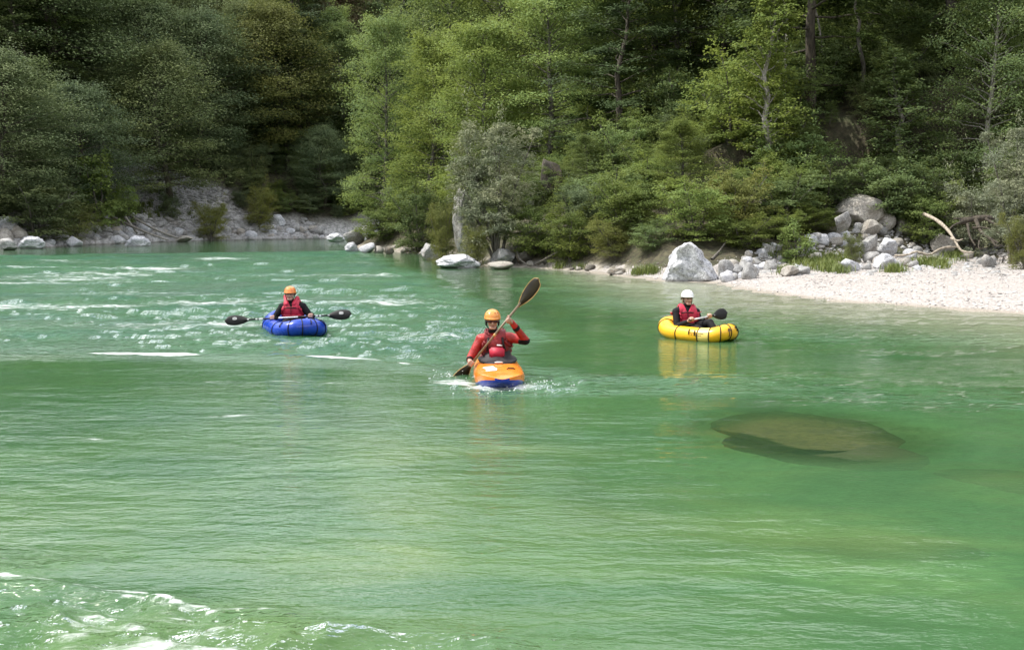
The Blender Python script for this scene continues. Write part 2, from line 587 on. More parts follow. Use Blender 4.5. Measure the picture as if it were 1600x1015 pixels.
foam_glints = np.zeros(len(wx))
brk = fbm(wx * 1.1, wy * 2.6, oct=3, seed=71)
brk2 = fbm(wx * 0.5 + 3, wy * 0.9, oct=3, seed=72)
FW = WP + 0.10 * np.column_stack([fbm(wx * 1.7, wy * 1.7, seed=73), fbm(wx * 1.7, wy * 1.7, seed=74)])
for pts, hw, s in FOAM_GLINT_LINES:
    foam_glints = np.maximum(foam_glints, s * (0.66 + 0.42 * brk + 0.25 * brk2) * line_mask(FW, pts, hw * 1.5))
foam_glints = np.maximum(foam_glints, 0.425 * riffle * (0.8 + 0.4 * fbm(wx * 0.2, wy * 0.5, seed=31)))  # whitewater of the riffle, with its sky glitter painted in as white
foam_glints = np.maximum(foam_glints, 0.47 * fore * (0.82 + 0.3 * brk))  # white painted in for sky glints on the near ripples
# broken water round the boats
KAYAK = WD(775, 587, 13.6)
KAYAK[2] = 0.0
for (cx, cy, rx, ry, s) in [(-0.16, 12.55, 0.75, 0.50, 0.66), (-0.72, 12.9, 0.6, 0.35, 0.62), (0.42, 12.8, 0.7, 0.35, 0.58), (0.75, 12.5, 0.35, 0.2, 0.5)]:
    foam_glints = np.maximum(foam_glints, s * np.exp(-(((wx - cx) / rx) ** 2 + ((wy - cy) / ry) ** 2)))
hz += 0.012 * np.exp(-(((wx + 0.16) / 0.7) ** 2 + ((wy - 12.7) / 0.5) ** 2)) * fbm(wx * 7, wy * 7, seed=55)

wh, wd_, _b = land(WP)
depth = np.clip(-wh, 0, 2)
shallow = smooth(1.5, 0.25, depth)
pale = np.zeros(len(wx))
for (a, b, rx, ry, s) in [(545, 880, 0.55, 0.75, .8), (640, 800, 0.7, 0.8, .35), (1200, 800, 2.4, 1.8, .20), (760, 690, 1.0, 1.6, .35), (1150, 900, 1.6, 0.8, .25), (620, 700, .9, 1.2, .3)]:
    q = W(a, b)
    pale = np.maximum(pale, s * np.exp(-(((wx - q[0]) / rx) ** 2 + ((wy - q[1]) / ry) ** 2)))
pale = np.clip(pale * (1 + 0.5 * fbm(wx * 1.3, wy * 1.3, seed=61)) + 0.8 * shallow * 0.6, 0, 1)
q = W(1268, 678)
thin = np.exp(-((((wx - q[0]) / 1.30) ** 2 + ((wy - q[1]) / 1.25) ** 2) ** 4))
q = W(1590, 735)
thin = np.maximum(thin, 0.3 * np.exp(-((((wx - q[0]) / 0.9) ** 2 + ((wy - q[1]) / 0.35) ** 2) ** 2)))
clear = 0.26 + 0.46 * thin      # a thin sheet of water over the sunken boulder scatters little
shoal = 0.95 * smooth(8.5, 0.3, seg_dist(WP, RIGHT_CHAIN[10:])) * smooth(0, 4, wx)
teal = np.clip(riffle * 0.8 + 0.55 * poly_mask(WP, [(-300, 560), (700, 585), (900, 620), (300, 690), (-300, 700)], 0.8) * 0 + 0.3 * smooth(12, 26, wy), 0, 1)


def make_water_mat():
    t = NT('green_river_water')
    p = t.pos()
    rg = t.attr('rough')
    a1 = t.noise(t.scaled(p, (1.0, 2.4, 1)), 3.2, 3, 0.55, 0.5)
    a2 = t.noise(t.scaled(p, (1.0, 2.2, 1)), 9.0, 3, 0.6, 0.4)
    a3 = t.noise(t.scaled(p, (1.0, 1.8, 1)), 26.0, 2, 0.6)
    h = t.math('ADD', t.math('MULTIPLY', a1, 1.0), t.math('ADD', t.math('MULTIPLY', a2, 0.40), t.math('MULTIPLY', a3, 0.14)))
    nrm = t.bump(h, t.mapr(rg, 0.0, 1.2, 0.06, 1.0, 'LINEAR'), 0.14)
    col = t.mix(t.attr('pale'), (0.061, 0.138, 0.058), (0.142, 0.204, 0.074))
    col = t.mix(t.attr('teal'), col, (0.034, 0.110, 0.070))
    big = t.noise(t.scaled(p, (0.6, 1.0, 1)), 0.9, 5)
    col = t.mix(t.mapr(big, 0.35, 0.65, 0, 0.35), col, (0.058, 0.122, 0.038))
    col = t.mix(t.mapr(t.noise(t.scaled(p, (0.55, 1.0, 1)), 0.42, 4, 0.6, 0.5), 0.40, 0.62, 0.75, 0.0), col, (0.045, 0.112, 0.052))
    col = t.mix(t.attr('shoal'), col, (0.30, 0.295, 0.225))
    body = t.n('ShaderNodeBsdfDiffuse', {'Color': col, 'Normal': t.bump(h, 0.25, 0.06)})
    clear = t.n('ShaderNodeBsdfTransparent', {'Color': t.mix(t.attr('thin'), (0.42, 0.88, 0.46), (0.88, 0.93, 0.74))})
    under = t.n('ShaderNodeMixShader', {0: t.attr('clear')})
    t.t.links.new(body.outputs[0], under.inputs[1])
    t.t.links.new(clear.outputs[0], under.inputs[2])
    gl = t.n('ShaderNodeBsdfGlossy', {'Color': (1, 1, 1), 'Roughness': 0.05, 'Normal': nrm})
    fr = t.n('ShaderNodeFresnel', {'IOR': 1.33, 'Normal': nrm})
    surf = t.n('ShaderNodeMixShader', {0: fr.outputs[0]})
    t.t.links.new(under.outputs[0], surf.inputs[1])
    t.t.links.new(gl.outputs[0], surf.inputs[2])
    fo = t.attr('foam_glints')
    fn = t.math('ADD', t.math('MULTIPLY', t.noise(t.scaled(p, (1.0, 3.2, 1)), 6.0, 5, 0.68, 0.6), 0.5), t.math('MULTIPLY', t.noise(t.scaled(p, (0.6, 4.5, 1)), 1.9, 4, 0.65, 0.4), 0.5))
    fm = t.mapr(t.math('ADD', fo, t.math('SUBTRACT', fn, 1.0)), -0.05, 0.22)
    fm = t.math('MULTIPLY', fm, 0.8)
    fb = t.principled(Base_Color=(0.80, 0.83, 0.82), Roughness=0.5, Normal=t.bump(fn, 0.8, 0.05))
    fin = t.n('ShaderNodeMixShader', {0: fm})
    t.t.links.new(surf.outputs[0], fin.inputs[1])
    t.t.links.new(fb.outputs[0], fin.inputs[2])
    return t.done(fin)


M_WATER = make_water_mat()
nc = len(cols)
ii = np.arange(len(rows) - 1)[:, None] * nc + np.arange(nc - 1)[None, :]
wq = np.stack([ii, ii + 1, ii + 1 + nc, ii + nc], -1).reshape(-1, 4)
keep = (wd_[wq] < 1.5).any(1)
wq = wq[keep]
used = np.unique(wq)
remap = np.full(len(wx), -1)
remap[used] = np.arange(len(used))
w_me = mesh_np('water', np.column_stack([wx, wy, hz])[used], remap[wq], mat=M_WATER, smooth_shade=True)
for nm, v in (('rough', rough), ('clear', clear), ('thin', thin), ('shoal', shoal), ('foam_glints', foam_glints), ('pale', pale), ('teal', teal)):
    attr(w_me, nm, v[used])
tag(link('water', w_me), kind='structure')

# ------------------------------------------------------------------ trees
def leaf_mat(name, lo, hi, trans, rough=0.7, tmix=0.38):
    t = NT(name)
    g = t.n('ShaderNodeNewGeometry')
    isl = g.outputs['Random Per Island']
    rnd = t.n('ShaderNodeObjectInfo').outputs['Random']
    clump = t.noise(t.obj(), 0.55, 3)
    c = t.mix(t.mapr(isl, 0, 1, 0, 1, 'LINEAR'), lo, hi)
    c = t.mix(t.mapr(clump, 0.35, 0.65, 0, 0.5), c, tuple(x * y for x, y in zip(hi, (1.25, 1.1, 0.8))))
    hsv = t.n('ShaderNodeHueSaturation', {'Hue': t.mapr(rnd, 0, 1, 0.485, 0.515, 'LINEAR'), 'Saturation': t.mapr(rnd, 0, 1, 1.1, 0.85, 'LINEAR'), 'Value': t.mapr(t.math('FRACT', t.math('MULTIPLY', rnd, 7.3)), 0, 1, 0.8, 1.2, 'LINEAR'), 'Color': c}).outputs[0]
    p = t.principled(Base_Color=hsv, Roughness=rough)
    p.inputs['Specular IOR Level'].default_value = 0.2
    tr = t.n('ShaderNodeBsdfTranslucent', {'Color': t.mix(0.5, hsv, trans)})
    mx = t.n('ShaderNodeMixShader', {0: tmix})
    t.t.links.new(p.outputs[0], mx.inputs[1])
    t.t.links.new(tr.outputs[0], mx.inputs[2])
    return t.done(mx)


def bark_mat(name, lo, hi):
    t = NT(name)
    nz = t.noise(t.scaled(t.obj(), (6, 6, 1.2)), 2.0, 6, 0.65)
    c = t.mix(t.mapr(nz, 0.35, 0.65), lo, hi)
    return t.done(t.principled(Base_Color=c, Roughness=0.9, Normal=t.bump(nz, 0.7, 0.05)))


L_BRIGHT = leaf_mat('bright_yellow_green_leaves', (0.108, 0.172, 0.046), (0.195, 0.268, 0.086), (0.36, 0.42, 0.10))
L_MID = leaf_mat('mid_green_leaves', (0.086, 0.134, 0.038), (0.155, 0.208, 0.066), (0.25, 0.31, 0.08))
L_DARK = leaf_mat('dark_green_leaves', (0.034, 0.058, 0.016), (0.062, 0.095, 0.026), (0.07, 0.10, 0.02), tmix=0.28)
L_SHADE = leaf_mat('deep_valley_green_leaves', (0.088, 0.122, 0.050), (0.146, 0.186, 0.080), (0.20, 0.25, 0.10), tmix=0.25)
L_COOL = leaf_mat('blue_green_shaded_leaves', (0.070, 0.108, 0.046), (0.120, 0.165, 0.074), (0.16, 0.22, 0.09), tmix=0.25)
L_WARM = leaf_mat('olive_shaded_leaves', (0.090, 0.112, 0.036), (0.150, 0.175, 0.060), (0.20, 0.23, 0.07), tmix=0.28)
L_WILLOW = leaf_mat('silver_willow_leaves', (0.16, 0.19, 0.115), (0.27, 0.30, 0.21), (0.16, 0.20, 0.10), tmix=0.25)
L_OLIVE = leaf_mat('olive_willow_leaves', (0.125, 0.150, 0.042), (0.20, 0.225, 0.080), (0.20, 0.22, 0.06))
L_BROWN = leaf_mat('brownish_leaves', (0.060, 0.050, 0.026), (0.100, 0.080, 0.042), (0.10, 0.08, 0.03), tmix=0.2)
B_GREY = bark_mat('grey_bark', (0.06, 0.052, 0.042), (0.17, 0.155, 0.13))
B_PALE = bark_mat('pale_bark', (0.16, 0.145, 0.12), (0.33, 0.31, 0.27))
B_DARK = bark_mat('dark_bark', (0.03, 0.024, 0.018), (0.085, 0.07, 0.05))
B_DRIFT = bark_mat('bleached_driftwood', (0.22, 0.185, 0.14), (0.46, 0.40, 0.32))


def tubes(paths):
    """paths: list of (points Nx3, radii N, sides) -> verts, quads"""
    VV, QQ, base = [], [], 0
    for P, r, s in paths:
        P = np.asarray(P, float)
        r = np.asarray(r, float)
        T = np.gradient(P, axis=0)
        T /= np.linalg.norm(T, axis=1, keepdims=True) + 1e-9
        ref = np.array([0.31, 0.95, 0.05]) if abs(T[0, 2]) > 0.6 else np.array([0.02, 0.04, 1.0])
        A = np.cross(T, ref)
        A /= np.linalg.norm(A, axis=1, keepdims=True) + 1e-9
        B = np.cross(T, A)
        th = np.arange(s) / s * 2 * math.pi
        ring = P[:, None, :] + r[:, None, None] * (np.cos(th)[None, :, None] * A[:, None, :] + np.sin(th)[None, :, None] * B[:, None, :])
        VV.append(ring.reshape(-1, 3))
        n = len(P)
        i, j = np.meshgrid(np.arange(n - 1), np.arange(s), indexing='ij')
        q = np.stack([i * s + j, i * s + (j + 1) % s, (i + 1) * s + (j + 1) % s, (i + 1) * s + j], -1).reshape(-1, 4) + base
        QQ.append(q)
        base += n * s
    return np.concatenate(VV), np.concatenate(QQ)


def leaf_quads(C, size, asp, rng, outward=None, flat=0.5, fold=None):
    n = len(C)
    N = np.tile([0, 0, 1.0], (n, 1)) + rng.normal(0, flat, (n, 3))
    if outward is not None:
        N = N + outward * 0.45
    N /= np.linalg.norm(N, axis=1, keepdims=True)
    U = rng.normal(0, 1, (n, 3)) if fold is None else fold + rng.normal(0, 0.35, (n, 3))
    U -= (U * N).sum(1, keepdims=True) * N
    U /= np.linalg.norm(U, axis=1, keepdims=True) + 1e-9
    Vv = np.cross(N, U)
    s = size * rng.uniform(0.65, 1.35, n)[:, None]
    q = np.stack([C - U * s * 0.5, C + Vv * s * 0.5 * asp, C + U * s * 0.5, C - Vv * s * 0.5 * asp], 1)
    return q.reshape(-1, 3), np.arange(n * 4).reshape(-1, 4)


def gen_tree(seed, H, R, base, nprim, nleaf, leaf, asp=0.62, stems=1, lean=0.0, low=5, high=65, droop=0.12, prof='broad', flat=0.5, spray=0.055, twigs=8, trunk_r=None):
    rng = np.random.default_rng(seed)
    trunk_r = trunk_r or 0.014 * H + 0.02
    paths, stem_curves = [], []
    for k in range(stems):
        a = rng.uniform(0, 6.28)
        out = 0.0 if stems == 1 else R * rng.uniform(0.35, 0.85)
        hk = H * (1 if k == 0 else rng.uniform(0.65, 0.97))
        t = np.linspace(0, 1, 11)
        wob = np.cumsum(rng.normal(0, 0.012 * H, (11, 2)), 0) * (t[:, None] > 0)
        P = np.column_stack([out * np.cos(a) * t ** 1.2 + wob[:, 0] + lean * t ** 1.5, out * np.sin(a) * t ** 1.2 + wob[:, 1], hk * t - 0.25 * (t == 0)])
        paths.append((P, trunk_r * (0.75 if stems > 1 else 1) * (1 - 0.9 * t) + 0.008, 8))
        stem_curves.append((t, P, hk))
    LC, LO, LU = [], [], []
    per = max(4, nleaf // (nprim * (twigs + 1)))
    for i in range(nprim):
        t, P, hk = stem_curves[i % stems]
        u = (i + rng.random()) / nprim
        u = u ** 0.9
        tt = base + (0.985 - base) * u
        o = np.array([np.interp(tt, t, P[:, c]) for c in range(3)])
        az = i * 2.39996 + rng.normal(0, 0.35)
        if prof == 'broad':
            f = 0.30 + 0.70 * math.sin(math.pi * min(1.0, 0.16 + 0.80 * u)) ** 0.8
        elif prof == 'cone':
            f = 0.10 + 0.90 * (1 - u) ** 0.9
        else:
            f = 0.45 + 0.55 * math.sin(math.pi * min(1, 0.25 + 0.7 * u))
        L = R * f * rng.uniform(0.68, 1.18) / (1.3 if stems > 1 else 1)
        el = math.radians(low + (high - low) * u ** 1.25 + rng.normal(0, 9))
        dh = np.array([math.cos(az), math.sin(az), 0])
        s = np.linspace(0, 1, 6)
        B = o + L * s[:, None] * (dh * math.cos(el) + np.array([0, 0, math.sin(el)])) - np.array([0, 0, 1]) * (droop * L * s ** 2)[:, None]
        B[1:] += rng.normal(0, 0.035 * L, (5, 3)) * np.array([1, 1, 0.6])
        paths.append((B, np.maximum(0.006, trunk_r * 0.34 * (1 - 0.65 * tt) * (1 - 0.93 * s)), 5))
        side = np.array([-dh[1], dh[0], 0])
        for j in range(twigs + 1):
            if j < twigs:
                tb = 0.22 + 0.78 * (j + rng.random()) / twigs
                sg = 1 if j % 2 else -1
                ang = math.radians(rng.uniform(25, 75))
                d = dh * math.cos(ang) + sg * side * math.sin(ang) + np.array([0, 0, rng.normal(0.10, 0.18)])
                ln = L * (0.20 + 0.36 * (1 - tb)) + 0.18
            else:
                tb, d, ln = 0.72, dh + np.array([0, 0, math.tan(el) * 0.7 - droop]), 0.36 * L + 0.1
            o2 = np.array([np.interp(tb, s, B[:, c]) for c in range(3)])
            k = int(per * rng.uniform(0.6, 1.4))
            q = rng.random(k) ** 0.75
            pts = o2 + q[:, None] * ln * d
            pts[:, 2] -= 0.22 * ln * q ** 2
            sp = spray * (0.6 + L * 0.55)
            pts = pts + rng.normal(0, 1, (k, 3)) * np.array([sp * 1.7, sp * 1.7, sp * 0.8])
            LC.append(pts)
            LO.append(np.tile(dh, (k, 1)))
            LU.append(np.tile(d, (k, 1)))
    LC, LO, LU = np.concatenate(LC), np.concatenate(LO), np.concatenate(LU)
    LC[:, 2] = np.maximum(LC[:, 2], 0.05)
    lv, lq = leaf_quads(LC, leaf, asp, rng, LO, flat, LU if asp < 0.45 else None)
    wv, wq_ = tubes(paths)
    return (wv, wq_), (lv, lq)


VAR = {}


def add_variant(name, lm, bm_, H, R, **kw):
    (wv, wq_), (lv, lq) = gen_tree(H=H, R=R, **kw)
    VAR[name] = dict(wood=mesh_np(name + '_wood', wv, wq_, mat=bm_, smooth_shade=True), leaf=mesh_np(name + '_leaves', lv, lq, mat=lm), H=H, R=R,
                     raw=((wv, wq_), (lv, lq)))


add_variant('broad_a', L_BRIGHT, B_GREY, 14, 3.9, seed=1, base=0.10, nprim=74, nleaf=44000, leaf=0.13, spray=0.08)
add_variant('broad_b', L_BRIGHT, B_GREY, 15, 4.3, seed=2, base=0.14, nprim=70, nleaf=44000, leaf=0.135, low=0, droop=0.2, spray=0.08)
add_variant('broad_c', L_MID, B_GREY, 13, 3.4, seed=3, base=0.08, nprim=68, nleaf=38000, leaf=0.125, high=75, lean=0.8, spray=0.085)
add_variant('layered', L_DARK, B_DARK, 16, 4.6, seed=4, base=0.14, nprim=46, nleaf=28000, leaf=0.16, low=-4, high=50, droop=0.16, flat=0.30, spray=0.045)
add_variant('round_a', L_SHADE, B_DARK, 13, 4.0, seed=14, base=0.12, nprim=90, nleaf=54000, leaf=0.115, low=5, high=70, spray=0.10, droop=0.1)
add_variant('round_b', L_SHADE, B_DARK, 14, 4.4, seed=15, base=0.10, nprim=84, nleaf=54000, leaf=0.12, low=-5, high=75, spray=0.12, droop=0.22)
add_variant('slim', L_BRIGHT, B_PALE, 11, 1.9, seed=5, base=0.14, nprim=52, nleaf=15000, leaf=0.13, low=25, high=72, droop=0.05)
add_variant('willow', L_WILLOW, B_GREY, 6, 2.1, seed=6, base=0.16, nprim=66, nleaf=30000, leaf=0.14, asp=0.24, stems=6, low=38, high=78, droop=0.18, flat=0.9, prof='tall')
add_variant('bush', L_MID, B_GREY, 3.4, 1.9, seed=7, base=0.05, nprim=54, nleaf=15000, leaf=0.10, stems=6, low=15, high=70, droop=0.15, prof='tall')
add_variant('wand_bush', L_OLIVE, B_GREY, 3.0, 1.8, seed=8, base=0.05, nprim=60, nleaf=17000, leaf=0.11, asp=0.28, stems=8, low=35, high=78, droop=0.25, flat=0.9, prof='tall')
add_variant('sprig', L_BRIGHT, B_GREY, 2.2, 0.9, seed=9, base=0.12, nprim=26, nleaf=3600, leaf=0.10, stems=3, low=20, high=70, prof='tall')
add_variant('conifer', L_DARK, B_DARK, 20, 3.4, seed=10, base=0.05, nprim=90, nleaf=26000, leaf=0.22, asp=0.35, low=-12, high=25, droop=0.15, prof='cone', flat=0.45)


def tree(name, var, label, cat, px, y, top, wpx, leaf=None, bark=None, rot=None, group=None, zoff=0.0):
    v = VAR[var]
    x = WD(px, 400, y)[0]
    z = ground_z(x, y)
    h = WD(px, top, y)[2] - z
    sxy = (wpx / FPX * y) / (2 * v['R'])
    sz_ = h / v['H']
    sxy = min(max(sxy, 0.45 * sz_), 1.7 * sz_)
    rnd = random.Random(label)
    o = bpy.data.objects.new(name, None)
    COL.objects.link(o)
    o.location = (x, y, z - 0.08 + zoff)
    o.rotation_euler = (0, 0, rot if rot is not None else rnd.uniform(0, 6.28))
    o.scale = (sxy, sxy, sz_)
    o.empty_display_size = 0.3
    tag(o, label, cat, group)
    a = link('trunk', v['wood'], o)
    b = link('crown', v['leaf'], o)
    if leaf:
        b.material_slots[0].link = 'OBJECT'
        b.material_slots[0].material = leaf
    if bark:
        a.material_slots[0].link = 'OBJECT'
        a.material_slots[0].material = bark
    return o


GR, GL = 'trees of the sunlit right bank', 'trees of the shaded left bank'
SR, SL = 'shrubs along the right bank', 'shrubs along the left bank'
T = 'broadleaf_tree'
for a in [
    (T, 'broad_a', 'light green broadleaf tree leaning over the water where the right bank ends', 'tree', 602, 71, 40, 150, L_BRIGHT, None, None, GR),
    (T, 'broad_c', 'pale green tree second from the far end of the right bank', 'tree', 668, 66, 70, 165, L_BRIGHT, None, None, GR),
    (T, 'broad_b', 'tall mid green tree rising behind the far end of the right bank', 'tree', 690, 78, -70, 210, L_MID, None, None, GR),
    (T, 'broad_a', 'bright yellow-green tree standing behind the pale rock pillar', 'tree', 752, 58, 50, 190, L_BRIGHT, None, None, GR),
    (T, 'broad_b', 'large sunlit tree with yellow-green boughs above the silver willow', 'tree', 862, 57, -30, 225, L_BRIGHT, None, None, GR),
    (T, 'broad_a', 'tall tree cut by the top edge above the silver willow', 'tree', 790, 72, -140, 250, L_MID, None, None, GR),
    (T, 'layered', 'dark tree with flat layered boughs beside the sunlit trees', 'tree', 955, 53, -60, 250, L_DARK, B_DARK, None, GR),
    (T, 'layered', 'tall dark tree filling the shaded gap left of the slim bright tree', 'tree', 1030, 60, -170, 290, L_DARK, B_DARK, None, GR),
    (T, 'broad_c', 'small mid green tree right of the brown outcrop', 'tree', 915, 48, 215, 135, L_MID, None, None, GR),
    (T, 'broad_c', 'low grey-green tree leaning out left of the slim bright tree', 'tree', 1068, 42, 195, 150, L_MID, None, None, GR),
    (T, 'slim', 'slim bright green young tree reaching to the top edge', 'tree', 1188, 44, -25, 135, L_BRIGHT, B_PALE, None, GR),
    (T, 'broad_c', 'spreading light green tree behind the rock pile', 'tree', 1290, 46, 160, 180, L_MID, None, None, GR),
    (T, 'broad_b', 'deep green tree between the slim tree and the tallest right-hand tree', 'tree', 1340, 52, 10, 190, L_MID, None, None, GR),
    (T, 'slim', 'narrow bright tree above the largest boulder of the rock pile', 'tree', 1400, 45, 85, 150, L_BRIGHT, B_PALE, None, GR),
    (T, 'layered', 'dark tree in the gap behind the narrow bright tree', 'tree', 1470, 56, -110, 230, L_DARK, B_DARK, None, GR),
    (T, 'broad_a', 'tall light green tree above the root tangle', 'tree', 1535, 43, -45, 185, L_BRIGHT, B_PALE, None, GR),
    (T, 'broad_b', 'light green tree cut by the right edge of the picture', 'tree', 1625, 45, -70, 190, L_MID, B_PALE, None, GR),
    (T, 'broad_c', 'dark slender tree just right of the slim bright tree', 'tree', 1245, 55, -90, 170, L_DARK, B_DARK, None, GR),
    ('willow_shrub', 'willow', 'big silver-grey willow beside the pale rock pillar', 'shrub', 776, 44.6, 198, 150, L_WILLOW, None, None, SR),
    ('willow_shrub', 'willow', 'silver-grey willow at the right edge above the gravel bar', 'shrub', 1585, 34.5, 200, 125, L_WILLOW, None, None, SR),
    ('shrub', 'bush', 'green bush overhanging the rocks at the tip of the right bank', 'shrub', 600, 68, 318, 95, L_MID, None, None, SR),
    ('shrub', 'bush', 'leafy bush hanging over the water left of the pale rock pillar', 'shrub', 655, 61, 290, 110, L_MID, None, None, SR),
    ('shrub', 'wand_bush', 'grey-green bush at the foot of the pale rock pillar', 'shrub', 693, 46.2, 318, 62, L_OLIVE, None, None, SR),
    ('shrub', 'bush', 'round green bush in front of the silver willow', 'shrub', 832, 44.2, 315, 105, L_MID, None, None, SR),
    ('shrub', 'bush', 'dark leafy bush over the driftwood by the willow', 'shrub', 892, 42.2, 322, 95, L_MID, None, None, SR),
    ('shrub', 'wand_bush', 'yellow-green willow bush at the end of the gravel strip', 'shrub', 962, 40.2, 345, 92, L_OLIVE, None, None, SR),
    ('shrub', 'bush', 'deep green bush between the yellow-green bush and the white boulder', 'shrub', 1018, 38.5, 342, 75, L_MID, None, None, SR),
    ('shrub', 'bush', 'broad mid green bush above the yellow-green bush', 'shrub', 950, 45, 262, 150, L_MID, None, None, SR),
    ('shrub', 'bush', 'pale green bush rising behind the white boulder', 'shrub', 1088, 38.5, 285, 130, L_BRIGHT, None, None, SR),
    ('shrub', 'bush', 'grey-green bush right of the white boulder', 'shrub', 1150, 39.5, 270, 120, L_OLIVE, None, None, SR),
    ('shrub', 'bush', 'dark green bush overhanging the left end of the rock pile', 'shrub', 1222, 41.0, 270, 150, L_MID, None, None, SR),
    ('shrub', 'bush', 'deep green bush left of the largest boulder', 'shrub', 1285, 43, 262, 140, L_MID, None, None, SR),
    ('shrub', 'wand_bush', 'grey-green bush right of the largest boulder', 'shrub', 1428, 42.5, 282, 110, L_WILLOW, None, None, SR),
    ('shrub', 'wand_bush', 'olive bush above the pale driftwood log', 'shrub', 1482, 43.5, 270, 105, L_OLIVE, None, None, SR),
    ('shrub', 'wand_bush', 'wispy olive bush right of the root tangle', 'shrub', 1604, 31.5, 335, 70, L_OLIVE, None, None, SR),
    ('shrub', 'bush', 'mid green bush above the top of the driftwood log', 'shrub', 1452, 41.0, 292, 100, L_MID, None, None, SR),
    ('shrub', 'wand_bush', 'grey-green bush above the root tangle', 'shrub', 1522, 40.5, 284, 110, L_WILLOW, None, None, SR),
    ('shrub', 'bush', 'green bush between the root tangle and the right-hand willow', 'shrub', 1556, 41.5, 270, 100, L_MID, None, None, SR),
    ('shrub', 'bush', 'dark leafy bush close behind the stones right of the white boulder', 'shrub', 1165, 37.6, 335, 95, L_MID, None, None, SR),
    ('shrub', 'bush', 'low dark bush above the block of grey stone', 'shrub', 1222, 38.8, 330, 90, L_MID, None, None, SR),
    ('shrub', 'bush', 'low green bush behind the pale flat stones of the pile', 'shrub', 1272, 40.2, 318, 80, L_MID, None, None, SR),
    ('shrub', 'wand_bush', 'small olive bush hiding the right foot of the pale pillar', 'shrub', 742, 43.9, 352, 50, L_OLIVE, None, None, SR),
    ('shrub', 'bush', 'tall leafy bush up the slope behind the largest boulder', 'shrub', 1335, 50, 175, 150, L_MID, None, None, SR),
    ('shrub', 'sprig', 'small bright sapling among the rocks left of the grass', 'shrub', 1246, 37.0, 352, 60, L_BRIGHT, None, None, SR),
    ('shrub', 'wand_bush', 'tuft of grey-green shoots in the middle of the rock pile', 'shrub', 1336, 36.6, 364, 34, L_OLIVE, None, None, SR),
    # left bank
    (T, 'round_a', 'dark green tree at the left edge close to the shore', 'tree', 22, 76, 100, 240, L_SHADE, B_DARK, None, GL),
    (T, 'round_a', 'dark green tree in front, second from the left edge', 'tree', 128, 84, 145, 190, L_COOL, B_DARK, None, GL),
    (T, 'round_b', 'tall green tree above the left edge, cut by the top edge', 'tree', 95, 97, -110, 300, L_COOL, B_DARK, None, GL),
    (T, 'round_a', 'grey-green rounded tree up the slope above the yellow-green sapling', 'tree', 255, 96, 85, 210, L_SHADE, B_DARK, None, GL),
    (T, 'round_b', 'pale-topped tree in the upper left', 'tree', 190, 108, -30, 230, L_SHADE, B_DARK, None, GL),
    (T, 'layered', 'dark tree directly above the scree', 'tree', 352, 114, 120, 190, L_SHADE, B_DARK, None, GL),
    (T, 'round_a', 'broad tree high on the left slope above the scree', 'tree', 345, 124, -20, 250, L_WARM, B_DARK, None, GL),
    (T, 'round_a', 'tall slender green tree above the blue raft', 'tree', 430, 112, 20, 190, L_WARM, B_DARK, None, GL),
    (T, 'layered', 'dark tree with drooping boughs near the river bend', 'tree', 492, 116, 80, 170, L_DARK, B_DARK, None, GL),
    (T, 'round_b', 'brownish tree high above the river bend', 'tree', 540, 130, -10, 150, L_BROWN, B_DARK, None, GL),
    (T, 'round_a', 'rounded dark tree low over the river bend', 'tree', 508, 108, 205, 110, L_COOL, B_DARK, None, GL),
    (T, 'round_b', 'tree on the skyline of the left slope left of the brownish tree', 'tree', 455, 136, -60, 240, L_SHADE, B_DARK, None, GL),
    (T, 'conifer', 'dark pointed conifer deep in the left wood', 'tree', 285, 128, -120, 130, L_DARK, B_DARK, None, GL),
    ('shrub', 'bush', 'dull green bush over the boulders at the left edge', 'shrub', 55, 75, 292, 150, L_SHADE, None, None, SL),
    ('shrub', 'wand_bush', 'brown-green bush above the shore boulders, second from the left edge', 'shrub', 118, 81, 300, 130, L_OLIVE, None, None, SL),
    ('shrub', 'sprig', 'yellow-green sapling with arching sprays on the left slope', 'shrub', 165, 84, 245, 90, L_BRIGHT, None, None, SL),
    ('shrub', 'sprig', 'small bright green shrub left of the scree', 'shrub', 196, 89, 288, 50, L_BRIGHT, None, None, SL),
    ('shrub', 'wand_bush', 'grey-green bush at the foot of the scree', 'shrub', 330, 94, 318, 66, L_OLIVE, None, None, SL),
    ('shrub', 'bush', 'small dark bush on the scree', 'shrub', 268, 95, 300, 36, L_SHADE, None, None, SL),
    ('shrub', 'wand_bush', 'thin grey-green bush right of the scree', 'shrub', 405, 101, 295, 70, L_OLIVE, None, None, SL),
    ('shrub', 'bush', 'dark bush beyond the far shingle by the bend', 'shrub', 485, 106, 300, 110, L_SHADE, None, None, SL),
    ('shrub', 'wand_bush', 'low olive bush above the fallen poles', 'shrub', 175, 86, 340, 90, L_OLIVE, None, None, SL),
]:
    tree(*a)

# bare, slender trunks in the shaded gap
def bare_trunk(label, px0, py0, px1, py1, y, r, mat):
    p0, p1 = WD(px0, py0, y), WD(px1, py1, y - 0.3)
    t = np.linspace(0, 1, 9)[:, None]
    P = p0 + (p1 - p0) * t
    rr = np.random.default_rng(int(px0 * 7 + px1))
    P[1:-1] += rr.normal(0, 0.06, (7, 3))
    v, q = tubes([(P, r * (1 - 0.65 * t[:, 0]), 7)])
    base = P[0].copy()
    o = link('bare_trunk', mesh_np('bare_trunk', v - base, q, mat=mat, smooth_shade=True), loc=base)
    tag(o, label, 'tree trunk', 'bare trunks in the shaded gap')


def to_ground(px, y):
    x = WD(px, 400, y)[0]
    z = ground_z(x, y)
    # picture row at which that spot is seen
    d = np.array([x, y, z - CAM_H])
    return 507.5 - FPX * (d @ UPV) / (d @ FWD)


